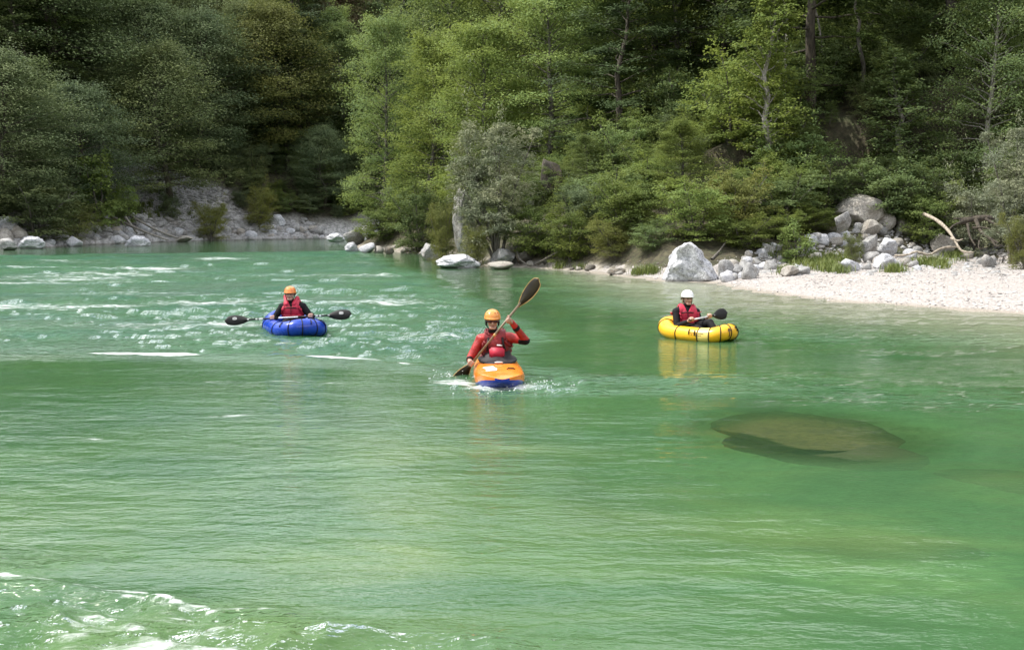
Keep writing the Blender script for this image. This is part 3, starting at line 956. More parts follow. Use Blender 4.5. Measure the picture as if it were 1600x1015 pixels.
bare_trunk('straight upright bare trunk beside the slim bright tree', 1229, to_ground(1229, 47), 1227, -30, 47, 0.11, B_PALE)
bare_trunk('pale bare trunk leaning left in the dark gap', 1302, to_ground(1302, 49), 1258, -40, 49, 0.07, B_PALE)
bare_trunk('bare grey trunk behind the spreading tree above the rock pile', 1352, to_ground(1352, 48), 1335, -30, 48, 0.12, B_GREY)

# ---- the wood on the slopes behind, one mass
def instancer(name, pts, scl, rots, idx, sources, label, cat):
    me = bpy.data.meshes.new(name)
    me.vertices.add(len(pts))
    me.vertices.foreach_set('co', np.asarray(pts, np.float32).ravel())
    a = me.attributes.new('tree_scale', 'FLOAT_VECTOR', 'POINT')
    a.data.foreach_set('vector', np.asarray(scl, np.float32).ravel())
    a = me.attributes.new('tree_turn', 'FLOAT', 'POINT')
    a.data.foreach_set('value', np.asarray(rots, np.float32))
    a = me.attributes.new('tree_kind', 'INT', 'POINT')
    a.data.foreach_set('value', np.asarray(idx, np.int32))
    me.update()
    o = link(name, me)
    ng = bpy.data.node_groups.new(name + '_nodes', 'GeometryNodeTree')
    ng.interface.new_socket('Geometry', in_out='INPUT', socket_type='NodeSocketGeometry')
    ng.interface.new_socket('Geometry', in_out='OUTPUT', socket_type='NodeSocketGeometry')
    N, Lk = ng.nodes, ng.links
    gi, go = N.new('NodeGroupInput'), N.new('NodeGroupOutput')
    jn = N.new('GeometryNodeGeometryToInstance')
    for s in reversed(sources):
        oi = N.new('GeometryNodeObjectInfo')
        oi.inputs['Object'].default_value = s
        Lk.new(oi.outputs['Geometry'], jn.inputs[0])
    iop = N.new('GeometryNodeInstanceOnPoints')
    iop.inputs['Pick Instance'].default_value = True

    def named(nm, typ):
        k = N.new('GeometryNodeInputNamedAttribute')
        k.data_type = typ
        k.inputs['Name'].default_value = nm
        return k.outputs['Attribute']
    cx = N.new('ShaderNodeCombineXYZ')
    Lk.new(named('tree_turn', 'FLOAT'), cx.inputs['Z'])
    Lk.new(gi.outputs[0], iop.inputs['Points'])
    Lk.new(jn.outputs[0], iop.inputs['Instance'])
    Lk.new(named('tree_kind', 'INT'), iop.inputs['Instance Index'])
    Lk.new(cx.outputs[0], iop.inputs['Rotation'])
    Lk.new(named('tree_scale', 'FLOAT_VECTOR'), iop.inputs['Scale'])
    Lk.new(iop.outputs[0], go.inputs[0])
    md = o.modifiers.new('nodes', 'NODES')
    md.node_group = ng
    tag(o, label, cat, kind='stuff')
    return o


def source(var, lm, bm_):
    (wv, wq_), (lv, lq) = VAR[var]['raw']
    me = mesh_np(var + '_whole', np.concatenate([wv, lv]), np.concatenate([wq_, lq + len(wv)]), mat=[bm_, lm], mat_idx=np.r_[np.zeros(len(wq_)), np.ones(len(lq))])
    return bpy.data.objects.new(var + '_source', me)


def scatter(seed, xr, yr, spacing, cond):
    r = np.random.default_rng(seed)
    X, Y = np.meshgrid(np.arange(*xr, spacing), np.arange(*yr, spacing))
    P = np.column_stack([X.ravel(), Y.ravel()]) + r.uniform(-0.45, 0.45, (X.size, 2)) * spacing
    h, d, b = land(P)
    k = cond(P, h, d, b)
    return P[k], h[k], d[k], r


def tree_cond(P, h, d, b):
    ang = np.abs(P[:, 0]) / np.maximum(P[:, 1], 1)
    dl, dr = seg_dist(P, LEFT_CHAIN), seg_dist(P, RIGHT_CHAIN)
    k = (d - b > np.where(dl < dr, 9, 11)) & (ang < 0.85) & (P[:, 1] > 20) & (h < 75)
    return k & (scree_mask(P) < 0.3)


P, h, d, r = scatter(11, (-130, 110), (18, 230), 5.2, tree_cond)
n = len(P)
leftside = P[:, 0] < -0.18 * P[:, 1] - 6
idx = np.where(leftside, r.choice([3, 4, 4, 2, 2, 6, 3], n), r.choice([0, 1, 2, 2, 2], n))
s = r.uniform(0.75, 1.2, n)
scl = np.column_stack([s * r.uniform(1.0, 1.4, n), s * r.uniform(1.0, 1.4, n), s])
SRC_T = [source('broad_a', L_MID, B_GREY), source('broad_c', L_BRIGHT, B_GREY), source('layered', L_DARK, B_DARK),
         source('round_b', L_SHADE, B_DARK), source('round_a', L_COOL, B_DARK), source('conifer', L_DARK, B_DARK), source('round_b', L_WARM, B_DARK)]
instancer('forest', np.column_stack([P, h - 0.2]), scl, r.uniform(0, 6.28, n), idx, SRC_T, 'dense mixed wood covering the valley slopes behind the bank trees', 'forest')


def bush_cond(P, h, d, b):
    ang = np.abs(P[:, 0]) / np.maximum(P[:, 1], 1)
    dl, dr = seg_dist(P, LEFT_CHAIN), seg_dist(P, RIGHT_CHAIN)
    pile = (P[:, 0] > 6) & (P[:, 1] < 46) & (dr < dl)
    k = (d - b > np.where(pile, np.where(P[:, 0] / P[:, 1] > 0.365, 1.6, 3.0), np.where(dl < dr, 2.4, 1.6))) & (ang < 0.75) & (P[:, 1] > 20) & (d < 70)
    rt = P[:, 0] / np.maximum(P[:, 1], 1)
    k |= (rt > 0.20) & (rt < 0.30) & (d - b > 2.0) & (d - b < 4) & (P[:, 1] < 46)
    k &= ~((rt > 0.30) & (rt < 0.475) & (P[:, 1] < 41.3) & (P[:, 1] > 28))
    pil = np.hypot(P[:, 0] + 2.2, P[:, 1] - 47) > 1.6
    return k & (scree_mask(P) < 0.25) & pil


P, h, d, r = scatter(12, (-95, 80), (20, 150), 1.9, bush_cond)
n = len(P)
leftside = P[:, 0] < -0.18 * P[:, 1] - 6
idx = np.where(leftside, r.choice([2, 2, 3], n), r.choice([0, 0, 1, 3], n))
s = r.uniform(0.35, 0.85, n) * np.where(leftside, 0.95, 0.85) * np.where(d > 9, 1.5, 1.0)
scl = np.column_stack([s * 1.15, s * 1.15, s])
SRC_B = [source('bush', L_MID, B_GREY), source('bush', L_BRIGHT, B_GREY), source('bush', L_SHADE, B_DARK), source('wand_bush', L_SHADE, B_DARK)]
instancer('undergrowth', np.column_stack([P, h - 0.1]), scl, r.uniform(0, 6.28, n), idx, SRC_B, 'low leafy undergrowth covering the banks beneath the trees', 'undergrowth')

# ------------------------------------------------------------------ rocks
def rock_mesh(name, seed, sub=3, cuts=9, mat=None, rough_amp=0.10, box=(1, 1, 1)):
    bm = bmesh.new()
    bmesh.ops.create_icosphere(bm, subdivisions=sub, radius=1.0)
    v = np.array([x.co[:] for x in bm.verts])
    f = np.array([[l.index for l in fc.verts] for fc in bm.faces])
    bm.free()
    r = np.random.default_rng(seed)
    v = v * (1 + 0.22 * vnoise(v[:, 0] * 1.3 + seed, v[:, 1] * 1.3, v[:, 2] * 1.3, seed=seed))[:, None]
    for k in range(cuts):
        nrm = r.normal(0, 1, 3)
        nrm /= np.linalg.norm(nrm)
        off = r.uniform(0.50, 0.86)
        ex = v @ nrm - off
        v = v - np.maximum(ex, 0)[:, None] * nrm * 0.93
    n_ = fbm(v[:, 0] * 2.4 + seed, v[:, 1] * 2.4, v[:, 2] * 2.4, oct=4, seed=seed + 5)
    v = v * (1 + rough_amp * n_)[:, None]
    v = (v - v.min(0)) / (v.max(0) - v.min(0)) * 2 - 1
    v = v * np.array(box)
    me = mesh_np(name, v, tris=f, mat=mat, smooth_shade=sub >= 4)
    return me


ROCKS = [rock_mesh('rock', 200 + i, 3, 6 + i % 4, M_ROCK, 0.05) for i in range(10)]
PEBB = [rock_mesh('small_rock', 300 + i, 2, 6, M_ROCK, 0.05) for i in range(6)]


def hit(px, py, y0=15.0, y1=170.0):
    """spot of the land (or water level) seen at px, py"""
    ys = np.linspace(y0, y1, 1200)
    d = ray(px, py)
    t = ys / d[1]
    P = np.column_stack([t * d[0], ys])
    zz = CAM_H + t * d[2]
    g = np.maximum(land(P)[0], 0.0)
    k = np.argmax(zz <= g)
    if not (zz <= g).any():
        k = len(ys) - 1
    return np.array([P[k, 0], P[k, 1], min(zz[k], g[k])])


def rock(label, x0, x1, y0, y1, mat=None, me=None, depth=None, group=None, name='rock', thick=0.85, sink=0.18, rot=None, tilt=0.0):
    cx = 0.5 * (x0 + x1)
    p = hit(cx, y1) if depth is None else WD(cx, y1, depth)
    D = p[1]
    w, hgt = (x1 - x0) / FPX * D, (y1 - y0) / FPX * D
    rnd = random.Random(label + str(x0))
    me = me or ROCKS[rnd.randrange(len(ROCKS))]
    full = hgt * (1 + sink)
    o = link(name, me, loc=(p[0], p[1] + w * 0.5 * thick * 0.35, p[2] + hgt - full / 2), rot=(rnd.uniform(-0.05, 0.05), tilt, rot if rot is not None else rnd.choice([0, math.pi]) + rnd.uniform(-0.25, 0.25)), scale=(w / 2, w / 2 * thick, full / 2))
    tag(o, label, 'rock', group)
    if mat is not None:
        o.material_slots[0].link = 'OBJECT'
        o.material_slots[0].material = mat
    return o


def wedge_boulder():
    """the white boulder on the right shore: steep to the left of its peak, long fall to the right"""
    me = rock_mesh('white_boulder', 412, 5, 5, M_ROCK_WHITE, 0.07)
    v = np.array([x.co[:] for x in me.vertices])
    x = v[:, 0]
    prof = np.interp(x, [-1, -0.86, -0.62, -0.28, -0.1, 0.1, 0.38, 0.7, 1], [0.40, 0.74, 0.92, 1.05, 1.04, 0.96, 0.80, 0.62, 0.35])
    v[:, 2] = np.where(v[:, 2] > -1, -1 + (v[:, 2] + 1) * prof, v[:, 2])
    fl = np.interp(v[:, 2], [-1, -0.6, 1], [1.12, 1.0, 0.9])
    v[:, 0] *= fl
    v += 0.05 * np.column_stack([fbm(v[:, 0] * 3, v[:, 1] * 3, v[:, 2] * 3, seed=s_) for s_ in (1, 2, 3)])
    me.vertices.foreach_set('co', v.astype(np.float32).ravel())
    me.update()
    return me


rock('large white boulder with dark veins at the water, right of the gravel strip', 1037, 1126, 381, 440, M_ROCK_WHITE, wedge_boulder(), rot=0.0, thick=0.8)
BIG = rock_mesh('boulder', 431, 5, 7, M_ROCK_WARM, 0.05)
BIG2 = rock_mesh('boulder', 438, 5, 9, M_ROCK, 0.06)
SLAB = rock_mesh('boulder', 445, 5, 8, M_ROCK_WHITE, 0.11)
rock('largest boulder, smooth and buff grey, on top of the rock pile', 1308, 1386, 304, 357, M_ROCK_WARM, BIG, rot=0.2, tilt=-0.25)
rock('rounded blue-grey stone leaning on the left foot of the largest boulder', 1305, 1331, 330, 358, M_ROCK, BIG2, depth=38.6)
rock('buff stone wedged under the largest boulder', 1343, 1379, 343, 370, M_ROCK_WARM, BIG)
rock('lichened stone right of the largest boulder', 1368, 1400, 331, 362, M_ROCK_WARM)
rock('big dark grey stone behind the shoots in the rock pile', 1345, 1375, 366, 403, M_ROCK, BIG2)
rock('pale angular stone in the centre of the rock pile', 1371, 1404, 371, 397, M_ROCK_WHITE, SLAB)
rock('striped layered rock beneath the driftwood log', 1455, 1498, 363, 397, M_ROCK_WARM, BIG2)
rock('grey domed stone left of the driftwood log', 1436, 1464, 354, 378, M_ROCK)
rock('upright brown-grey stone below the olive bush', 1403, 1428, 340, 366, M_ROCK_WARM)
rock('tilted tan stone near the top of the driftwood log', 1423, 1445, 350, 369, M_ROCK_WARM)
rock('pale grey stone at the upper edge of the gravel, below the shoots', 1314, 1346, 404, 425, M_ROCK_WHITE)
rock('smooth white stone at the edge of the gravel below the dark grey stone', 1366, 1400, 396, 422, M_ROCK_WHITE, BIG)
rock('grey stone tucked behind the smooth white stone', 1350, 1376, 393, 412, M_ROCK)
rock('rounded pinkish stone on the edge of the gravel left of the grass', 1221, 1249, 414, 433, M_ROCK_WARM, BIG)
rock('low stone just right of the rounded pinkish stone', 1243, 1267, 416, 430, M_ROCK)
rock('block of grey stone below the dark bush, left part of the pile', 1188, 1212, 379, 401, M_ROCK, BIG2)
rock('small grey stone beside the block under the dark bush', 1210, 1226, 381, 395, M_ROCK)
rock('pale flat stone left of the rounded blue-grey stone', 1273, 1296, 365, 382, M_ROCK_WHITE)
rock('pale stone under the rounded blue-grey stone', 1293, 1315, 363, 380, M_ROCK_WHITE)
rock('stone of the pile close to the sapling foot', 1194, 1218, 406, 423, M_ROCK)
rock('tall stone on the shore right of the white boulder', 1158, 1188, 409, 437, M_ROCK)
rock('grey stone touching the right end of the white boulder', 1122, 1146, 405, 433, M_ROCK)
rock('low flat stone at the waterline right of the white boulder', 1124, 1150, 425, 441, M_ROCK_WHITE)
rock('small stone between the white boulder and the tall stone', 1142, 1162, 412, 432, M_ROCK)
rock('pointed stone left of the twig heap at the right edge', 1533, 1557, 397, 420, M_ROCK)
rock('lone small stone on the upper edge of the gravel', 1426, 1442, 414, 424, M_ROCK_WHITE)

# rubble of the pile
rr = random.Random(8)
cnt = 0
while cnt < 150:
    u = rr.random()
    px = 1135 + 415 * u
    lo = np.interp(px, [1130, 1190, 1260, 1300, 1400, 1480, 1550], [412, 385, 372, 360, 345, 358, 372])
    hi = np.interp(px, [1130, 1190, 1260, 1300, 1400, 1480, 1550], [440, 437, 430, 425, 424, 420, 420])
    py = lo + (hi - lo) * rr.random()
    if 1235 < px < 1330 and 388 < py < 420 and rr.random() < 0.8:
        continue
    w = 7 + 17 * rr.random() ** 1.8
    km = rr.choice([('grey', M_ROCK), ('grey', M_ROCK), ('pale', M_ROCK_WHITE), ('buff', M_ROCK_WARM)])
    rock(('large ' if w > 14 else 'small ' if w < 8 else '') + km[0] + ' stone among the rubble of the pile behind the gravel bar', px - w / 2, px + w / 2, py - w * rr.uniform(0.6, 0.85), py, km[1], rr.choice(PEBB), group='rubble of the rock pile', name='stone')
    cnt += 1

# right bank further up the river
FLAT = rock_mesh('outcrop', 466, 4, 12, M_ROCK_BROWN, 0.12)
v = np.array([x.co[:] for x in FLAT.vertices])
v[:, 2] = np.minimum(v[:, 2], 0.55 + 0.25 * v[:, 0]) + 0.2
v[:, 0] = np.sign(v[:, 0]) * np.abs(v[:, 0]) ** 0.7
FLAT.vertices.foreach_set('co', v.astype(np.float32).ravel())
PILLAR = rock_mesh('pillar', 460, 5, 12, M_ROCK_PALE, 0.17)
v = np.array([x.co[:] for x in PILLAR.vertices])
v[:, 0] = v[:, 0] * np.interp(v[:, 2], [-1, -0.2, 0.3, 1], [1.0, 0.95, 0.85, 0.75]) + np.interp(v[:, 2], [-1, 0, 1], [0.2, -0.05, -0.25])
PILLAR.vertices.foreach_set('co', v.astype(np.float32).ravel())
rock('tall narrow pale rock pillar left of the silver willow', 706, 748, 291, 392, M_ROCK_PALE, PILLAR, depth=45.6, name='rock_pillar', rot=0.0)
rock('brown-grey outcrop high on the bank right of the silver willow', 844, 878, 246, 300, M_ROCK_BROWN, FLAT, depth=48.8, name='rock_outcrop')
rock('broad white rock in the water below the pale pillar', 680, 752, 397, 419, M_ROCK_WHITE, SLAB)
rock('brown and white rock at the waterline left of the broad white rock', 656, 700, 380, 406, M_ROCK, BIG2)
rock('split grey rock right of the broad white rock', 764, 806, 388, 417, M_ROCK, BIG)
rock('low brown rock in front of the split grey rock', 762, 802, 408, 421, M_ROCK_WARM)
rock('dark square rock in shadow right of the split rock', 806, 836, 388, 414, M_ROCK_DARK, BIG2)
rock('bluish rock at the very tip of the right bank', 537, 569, 357, 381, M_ROCK, BIG2, depth=71)
rock('rounded rock half hidden by the bush at the tip', 563, 586, 351, 372, M_ROCK, BIG, depth=70.5)
rock('flat white rock beyond the tip of the right bank', 509, 539, 364, 377, M_ROCK_WHITE, SLAB, depth=84)
rock('white rock on the waterline at the tip of the right bank', 538, 560, 378, 394, M_ROCK_WHITE, SLAB)
rock('pale rock second from the tip of the right bank', 560, 586, 379, 395, M_ROCK_WHITE)
rock('small brown rock third from the tip of the right bank', 584, 600, 384, 395, M_ROCK_WARM)
rock('small dark rock at the waterline under the overhanging bush', 600, 616, 386, 397, M_ROCK_DARK)
rr = random.Random(21)
for k in range(34):
    px = 820 + 150 * rr.random() if k < 22 else 600 + 70 * rr.random()
    sh = np.interp(px, [540, 600, 660, 700, 760, 840, 930, 985], [388, 392, 397, 409, 416, 419, 426, 432])
    py = sh - 6 * rr.random() + 1
    w = 6 + 12 * rr.random()
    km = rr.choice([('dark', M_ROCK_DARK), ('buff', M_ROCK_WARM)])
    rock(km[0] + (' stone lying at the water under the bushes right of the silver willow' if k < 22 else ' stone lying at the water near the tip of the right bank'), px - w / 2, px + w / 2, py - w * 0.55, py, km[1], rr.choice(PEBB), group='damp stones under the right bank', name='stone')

# left bank
rock('grey-white boulder standing alone in the water off the left shore', 194, 234, 368, 390, M_ROCK_WHITE, SLAB, depth=76)
rock('low rounded rock at the waterline right of the fallen poles', 272, 301, 368, 378, M_ROCK_WARM, BIG)
rock('big pale boulder above the far shingle, left of the bend', 418, 449, 335, 358, M_ROCK_WHITE, BIG, depth=103)
rock('broad pale boulder on the shore near the left edge', 28, 68, 369, 389, M_ROCK_WHITE, SLAB)
rock('tall pale boulder cut by the left edge', -12, 20, 338, 364, M_ROCK_WHITE, BIG2, depth=73)
rock('boulder with a dark cleft, third along the left shore', 78, 104, 360, 382, M_ROCK, BIG2)
rock('wedge-shaped boulder left of the lone boulder', 104, 128, 369, 385, M_ROCK_WHITE)
rock('long slanting pale rock on the left slope', 132, 158, 347, 365, M_ROCK_WHITE, SLAB)
rock('grey boulder low at the left edge by the water', -8, 26, 372, 391, M_ROCK, BIG)
rock('upright grey boulder behind the broad pale boulder', 56, 72, 355, 374, M_ROCK, None)
rr = random.Random(4)
for k in range(110):
    px = rr.random() ** 1.15 * 525
    sh = np.interp(px, [0, 60, 130, 190, 240, 300, 360, 420, 520], [388, 387, 382, 381, 378, 376.5, 375, 374, 373])
    up = np.interp(px, [0, 120, 200, 300, 350, 430, 520], [36, 30, 16, 9, 14, 18, 9])
    py = sh - up * rr.random() ** 1.3
    w = np.interp(px, [0, 150, 300, 520], [25, 21, 16, 15]) * rr.uniform(0.5, 1.35)
    km = rr.choice([('grey', M_ROCK), ('pale', M_ROCK_WHITE), ('grey', M_ROCK), ('buff', M_ROCK_WARM)])
    where = 'near the left edge' if px < 130 else 'by the lone boulder' if px < 250 else 'below the scree' if px < 400 else 'by the bend'
    rock(km[0] + ' stone in the rubble of the left shore ' + where, px - w / 2, px + w / 2, py - w * rr.uniform(0.5, 0.8), py, km[1], rr.choice(PEBB), group='rubble along the left shore', name='stone')

# scree: loose slabs beyond counting
r = np.random.default_rng(17)
C = np.array([-33.2, 99.5])
P = C + r.normal(0, 1, (7000, 2)) * np.array([7.0, 7.0])
k = scree_mask(P) > 0.35
P = P[k]
h, d, b = land(P)
P, h = P[d > 0.6], h[d > 0.6]
pm = rock_mesh('scree_stone', 301, 1, 4, M_ROCK, 0.05)
pv = np.array([x.co[:] for x in pm.vertices])
pt = np.array([list(f.vertices) for f in pm.polygons])
k0 = len(P)
E = np.array([a_ + (b_ - a_) * t0 for a_, b_, t0 in ((LEFT_SHORE[j], LEFT_SHORE[j + 1], r.random()) for j in r.integers(0, len(LEFT_SHORE) - 1, 3000))])
E = E + np.array([-0.9, 0.45]) * r.uniform(-0.2, 3.6, 3000)[:, None] + r.normal(0, 0.5, (3000, 2))
eh, ed, eb = land(E)
keep_ = (ed > -0.3) & (ed < 4.5)
P, h = np.concatenate([P, E[keep_]]), np.concatenate([h, np.maximum(eh[keep_], 0.0)])
VV, TT = [], []
for i in range(len(P)):
    s_ = 0.08 + 0.34 * r.random() ** 2.2 if i < k0 else 0.12 + 0.60 * r.random() ** 2.4
    M = np.array(Euler((r.uniform(-.5, .5), r.uniform(-.5, .5), r.uniform(0, 6.28))).to_matrix())
    VV.append((pv * np.array([1, .8, .5]) * s_) @ M.T + np.array([P[i, 0], P[i, 1], h[i]]))
    TT.append(pt + i * len(pv))
tag(link('scree', mesh_np('scree', np.concatenate(VV), tris=np.concatenate(TT), mat=M_ROCK)), 'pale scree and broken slabs down the left slope and shore', 'scree', kind='stuff')

# small rubble between the stones of the pile
r = np.random.default_rng(19)
pts = []
while len(pts) < 1100:
    px = r.uniform(1128, 1570)
    lo = np.interp(px, [1128, 1190, 1260, 1300, 1400, 1480, 1570], [425, 400, 382, 368, 352, 366, 385])
    pts.append(hit(px, r.uniform(lo, 432), 24.0, 60.0))
VV, TT = [], []
for i, q in enumerate(pts):
    s_ = 0.05 + 0.14 * r.random() ** 2
    M = np.array(Euler((r.uniform(-.5, .5), r.uniform(-.5, .5), r.uniform(0, 6.28))).to_matrix())
    VV.append((pv * np.array([1, .8, .6]) * s_) @ M.T + q)
    TT.append(pt + i * len(pv))
tag(link('rubble', mesh_np('rubble', np.concatenate(VV), tris=np.concatenate(TT), mat=M_ROCK)), 'fine grey rubble filling the gaps of the rock pile', 'rubble', kind='stuff')

# sunken boulder and a second dark ledge
SUNK = rock_mesh('sunken_boulder', 480, 5, 6, M_ROCK_SUNK, 0.05)
q = W(1262, 648)
o = link('sunken_boulder', SUNK, loc=(q[0], q[1] + 0.05, -0.22), rot=(0.02, 0.02, -0.10), scale=(1.02, 0.70, 0.15))
tag(o, 'large olive-brown boulder lying just under the green water', 'rock')
link('foot', rock_mesh('foot', 483, 4, 6, M_ROCK_DARK, 0.06), o, loc=(0.13, -0.16, -0.75), scale=(1.02, 1.05, 0.75))  # dark rock added to paint the boulder's shaded front and right edge
q = W(1560, 724)
o = link('sunken_ledge', rock_mesh('sunken_ledge', 487, 4, 6, M_ROCK_SUNK, 0.06), loc=(q[0] + 0.35, q[1] + 0.1, -0.20), rot=(0, 0.02, -0.35), scale=(0.8, 0.16, 0.10))
tag(o, 'dark narrow ledge under the water at the right edge', 'rock')

# ------------------------------------------------------------------ grass, driftwood
def grass_mat():
    t = NT('grass_blades')
    isl = t.n('ShaderNodeNewGeometry').outputs['Random Per Island']
    c = t.mix(isl, (0.075, 0.12, 0.018), (0.19, 0.22, 0.05))
    p = t.principled(Base_Color=c, Roughness=0.6)
    tr = t.n('ShaderNodeBsdfTranslucent', {'Color': c})
    mx = t.n('ShaderNodeMixShader', {0: 0.3})
    t.t.links.new(p.outputs[0], mx.inputs[1])
    t.t.links.new(tr.outputs[0], mx.inputs[2])
    return t.done(mx)


r = np.random.default_rng(33)
spots = []
for (a, b, rx, ry, k) in [(1232, 428, 8, 4, 10), (1252, 412, 14, 6, 16), (1285, 412, 26, 9, 46), (1296, 424, 20, 5, 26), (1330, 400, 12, 8, 10), (1452, 416, 26, 5, 26), (1490, 405, 14, 5, 16),
                          (1400, 424, 20, 3, 10), (1215, 400, 12, 8, 8), (1005, 428, 25, 4, 18), (870, 421, 40, 3, 12), (230, 330, 30, 12, 30), (320, 345, 30, 12, 24), (120, 368, 50, 8, 16)]:
    for i in range(k):
        spots.append(hit(a + r.normal(0, rx * 0.6), b + r.normal(0, ry * 0.6)))
spots = np.array(spots)
spots = spots[spots[:, 2] > 0.02]
C = np.repeat(spots, 34, 0) + np.column_stack([r.normal(0, 0.13, (len(spots) * 34, 2)), np.zeros(len(spots) * 34)])
n = len(C)
ln = r.uniform(0.16, 0.44, n) * np.repeat(np.where(spots[:, 1] > 60, 1.7, 1.0), 34)
az = r.uniform(0, 6.28, n)
bend = r.uniform(0.2, 0.9, n)
dirh = np.column_stack([np.cos(az), np.sin(az), np.zeros(n)])
sd = np.column_stack([-np.sin(az), np.cos(az), np.zeros(n)]) * np.where(C[:, 1] > 60, 0.022, 0.011)[:, None]
up = np.array([0, 0, 1.0])
m = C + up * (ln * 0.6)[:, None] + dirh * (ln * 0.25 * bend)[:, None]
t_ = C + up * (ln * (1 - 0.35 * bend))[:, None] + dirh * (ln * 0.8 * bend)[:, None]
V = np.stack([C - sd, C + sd, m + sd * 0.8, m - sd * 0.8, t_], 1).reshape(-1, 3)
bi = np.arange(n)[:, None] * 5
tag(link('grass', mesh_np('grass', V, np.hstack([bi, bi + 1, bi + 2, bi + 3]), np.hstack([bi + 3, bi + 2, bi + 4]), mat=grass_mat())), 'tufts of green grass between the stones of both banks', 'grass', kind='stuff')


def bezier_pts(P, n=14):
    P = np.asarray(P, float)
    t = np.linspace(0, len(P) - 1, n)
    out = []
    for x in t:
        i = min(int(x), len(P) - 2)
        f = x - i
        p0, p1, p2, p3 = P[max(i - 1, 0)], P[i], P[i + 1], P[min(i + 2, len(P) - 1)]
        out.append(0.5 * ((2 * p1) + (-p0 + p2) * f + (2 * p0 - 5 * p1 + 4 * p2 - p3) * f * f + (-p0 + 3 * p1 - 3 * p2 + p3) * f ** 3))
    return np.array(out)


def spot_of(p):
    """just above the land along the line of sight, never deeper than asked"""
    h_ = hit(p[0], p[1], 15.0, 130.0)
    return WD(p[0], p[1], min(p[2], h_[1] - 0.12))


def stick(name, label, cat, pts, r0, r1, mat, extra=(), group=None):
    """pts: (px, py, depth)"""
    P = bezier_pts([spot_of(p) for p in pts], 16)
    base = P[0].copy()
    rg = np.random.default_rng(len(label))
    rad = np.linspace(r0, r1, 16) * (1 + 0.14 * rg.normal(0, 1, 16))
    paths = [(P - base, np.abs(rad), 9)]
    for e in extra:
        Q = bezier_pts([spot_of(p) for p in e[0]], 10)
        paths.append((Q - base, np.linspace(e[1], e[2], 10), 7))
    v, q = tubes(paths)
    o = link(name, mesh_np(name, v, q, mat=mat, smooth_shade=True), loc=base)
    tag(o, label, cat, group)
    return o


stick('driftwood_log', 'pale curved driftwood log lying down the right end of the rock pile', 'driftwood', [(1443, 334, 40.0), (1462, 343, 39.0), (1480, 358, 38.0), (1491, 374, 37.2), (1499, 388, 36.8), (1508, 396, 36.6)], 0.07, 0.03, B_DRIFT,
      [([(1503, 392, 36.7), (1513, 394, 36.5), (1522, 394, 36.4)], 0.045, 0.015), ([(1486, 372, 37.3), (1496, 376, 37.0), (1505, 373, 36.9)], 0.05, 0.015)])
stick('driftwood_branch', 'long wavy bleached branch beneath the striped rock', 'driftwood', [(1398, 399, 36.6), (1418, 398, 36.4), (1432, 393, 36.4), (1452, 398, 36.3), (1466, 390, 36.4), (1480, 386, 36.5), (1494, 386, 36.6)], 0.035, 0.045, B_DRIFT)
stick('driftwood_branch', 'bleached forked branch lying on the gravel edge near the twig heap', 'driftwood', [(1478, 410, 35.6), (1490, 416, 35.3), (1510, 420, 35.1), (1540, 423, 35.0), (1562, 423, 35.0)], 0.03, 0.02, B_DRIFT,
      [([(1488, 412, 35.5), (1505, 416, 35.4), (1530, 418, 35.3)], 0.025, 0.012)])
stick('root_tangle', 'dark tangled tree roots above the gravel at the right', 'tree roots', [(1500, 346, 39.0), (1525, 342, 38.8), (1548, 340, 38.6), (1572, 346, 38.4)], 0.136, 0.060, B_DARK,
      [([(1525, 344, 38.6), (1532, 360, 38.0), (1546, 372, 37.4), (1560, 380, 37.0)], 0.081, 0.036), ([(1548, 372, 37.3), (1556, 384, 36.9), (1566, 382, 36.8)], 0.043, 0.018), ([(1505, 346, 38.9), (1490, 352, 38.4), (1480, 362, 38.0)], 0.050, 0.018),
       ([(1540, 342, 38.5), (1560, 352, 38.0), (1576, 352, 37.8)], 0.062, 0.018), ([(1530, 376, 37.5), (1530, 388, 36.9), (1544, 386, 36.7)], 0.031, 0.012), ([(1512, 350, 38.7), (1515, 368, 37.9), (1524, 384, 37.2)], 0.056, 0.018),
       ([(1490, 342, 39.0), (1508, 340, 38.9), (1530, 336, 38.8)], 0.031, 0.012), ([(1520, 356, 38.2), (1540, 356, 37.9), (1566, 366, 37.4)], 0.050, 0.018)])
tw = []
rr = random.Random(3)
for i in range(26):
    a = rr.uniform(0.6, 2.6)
    tw.append(([(1560 + rr.uniform(-8, 8), 424, 34.8), (1560 + math.cos(a) * 12, 424 - math.sin(a) * 12, 34.8 + rr.uniform(-.3, .3)), (1558 + math.cos(a) * 28, 424 - math.sin(a) * 26, 34.9 + rr.uniform(-.4, .4))], 0.018, 0.006))
stick('twig_heap', 'heap of brown dead twigs on the gravel edge at the right', 'twigs', [(1545, 426, 34.8), (1555, 422, 34.8), (1570, 423, 34.8), (1582, 425, 34.8)], 0.035, 0.02, B_GREY, tw)
for lab, pts in [('upper of the grey fallen poles slanting to the left shore', [(180, 323, 92), (212, 342, 89), (246, 360, 86), (278, 372, 84)]),
                 ('middle fallen pole slanting to the left shore', [(158, 330, 90), (190, 346, 87), (226, 362, 84), (262, 375, 82)]),
                 ('lowest and thinnest fallen pole by the left shore', [(196, 340, 87), (206, 352, 86), (214, 364, 85)])]:
    stick('fallen_pole', lab, 'fallen pole', pts, 0.13, 0.07, B_PALE, group='fallen poles on the left bank')
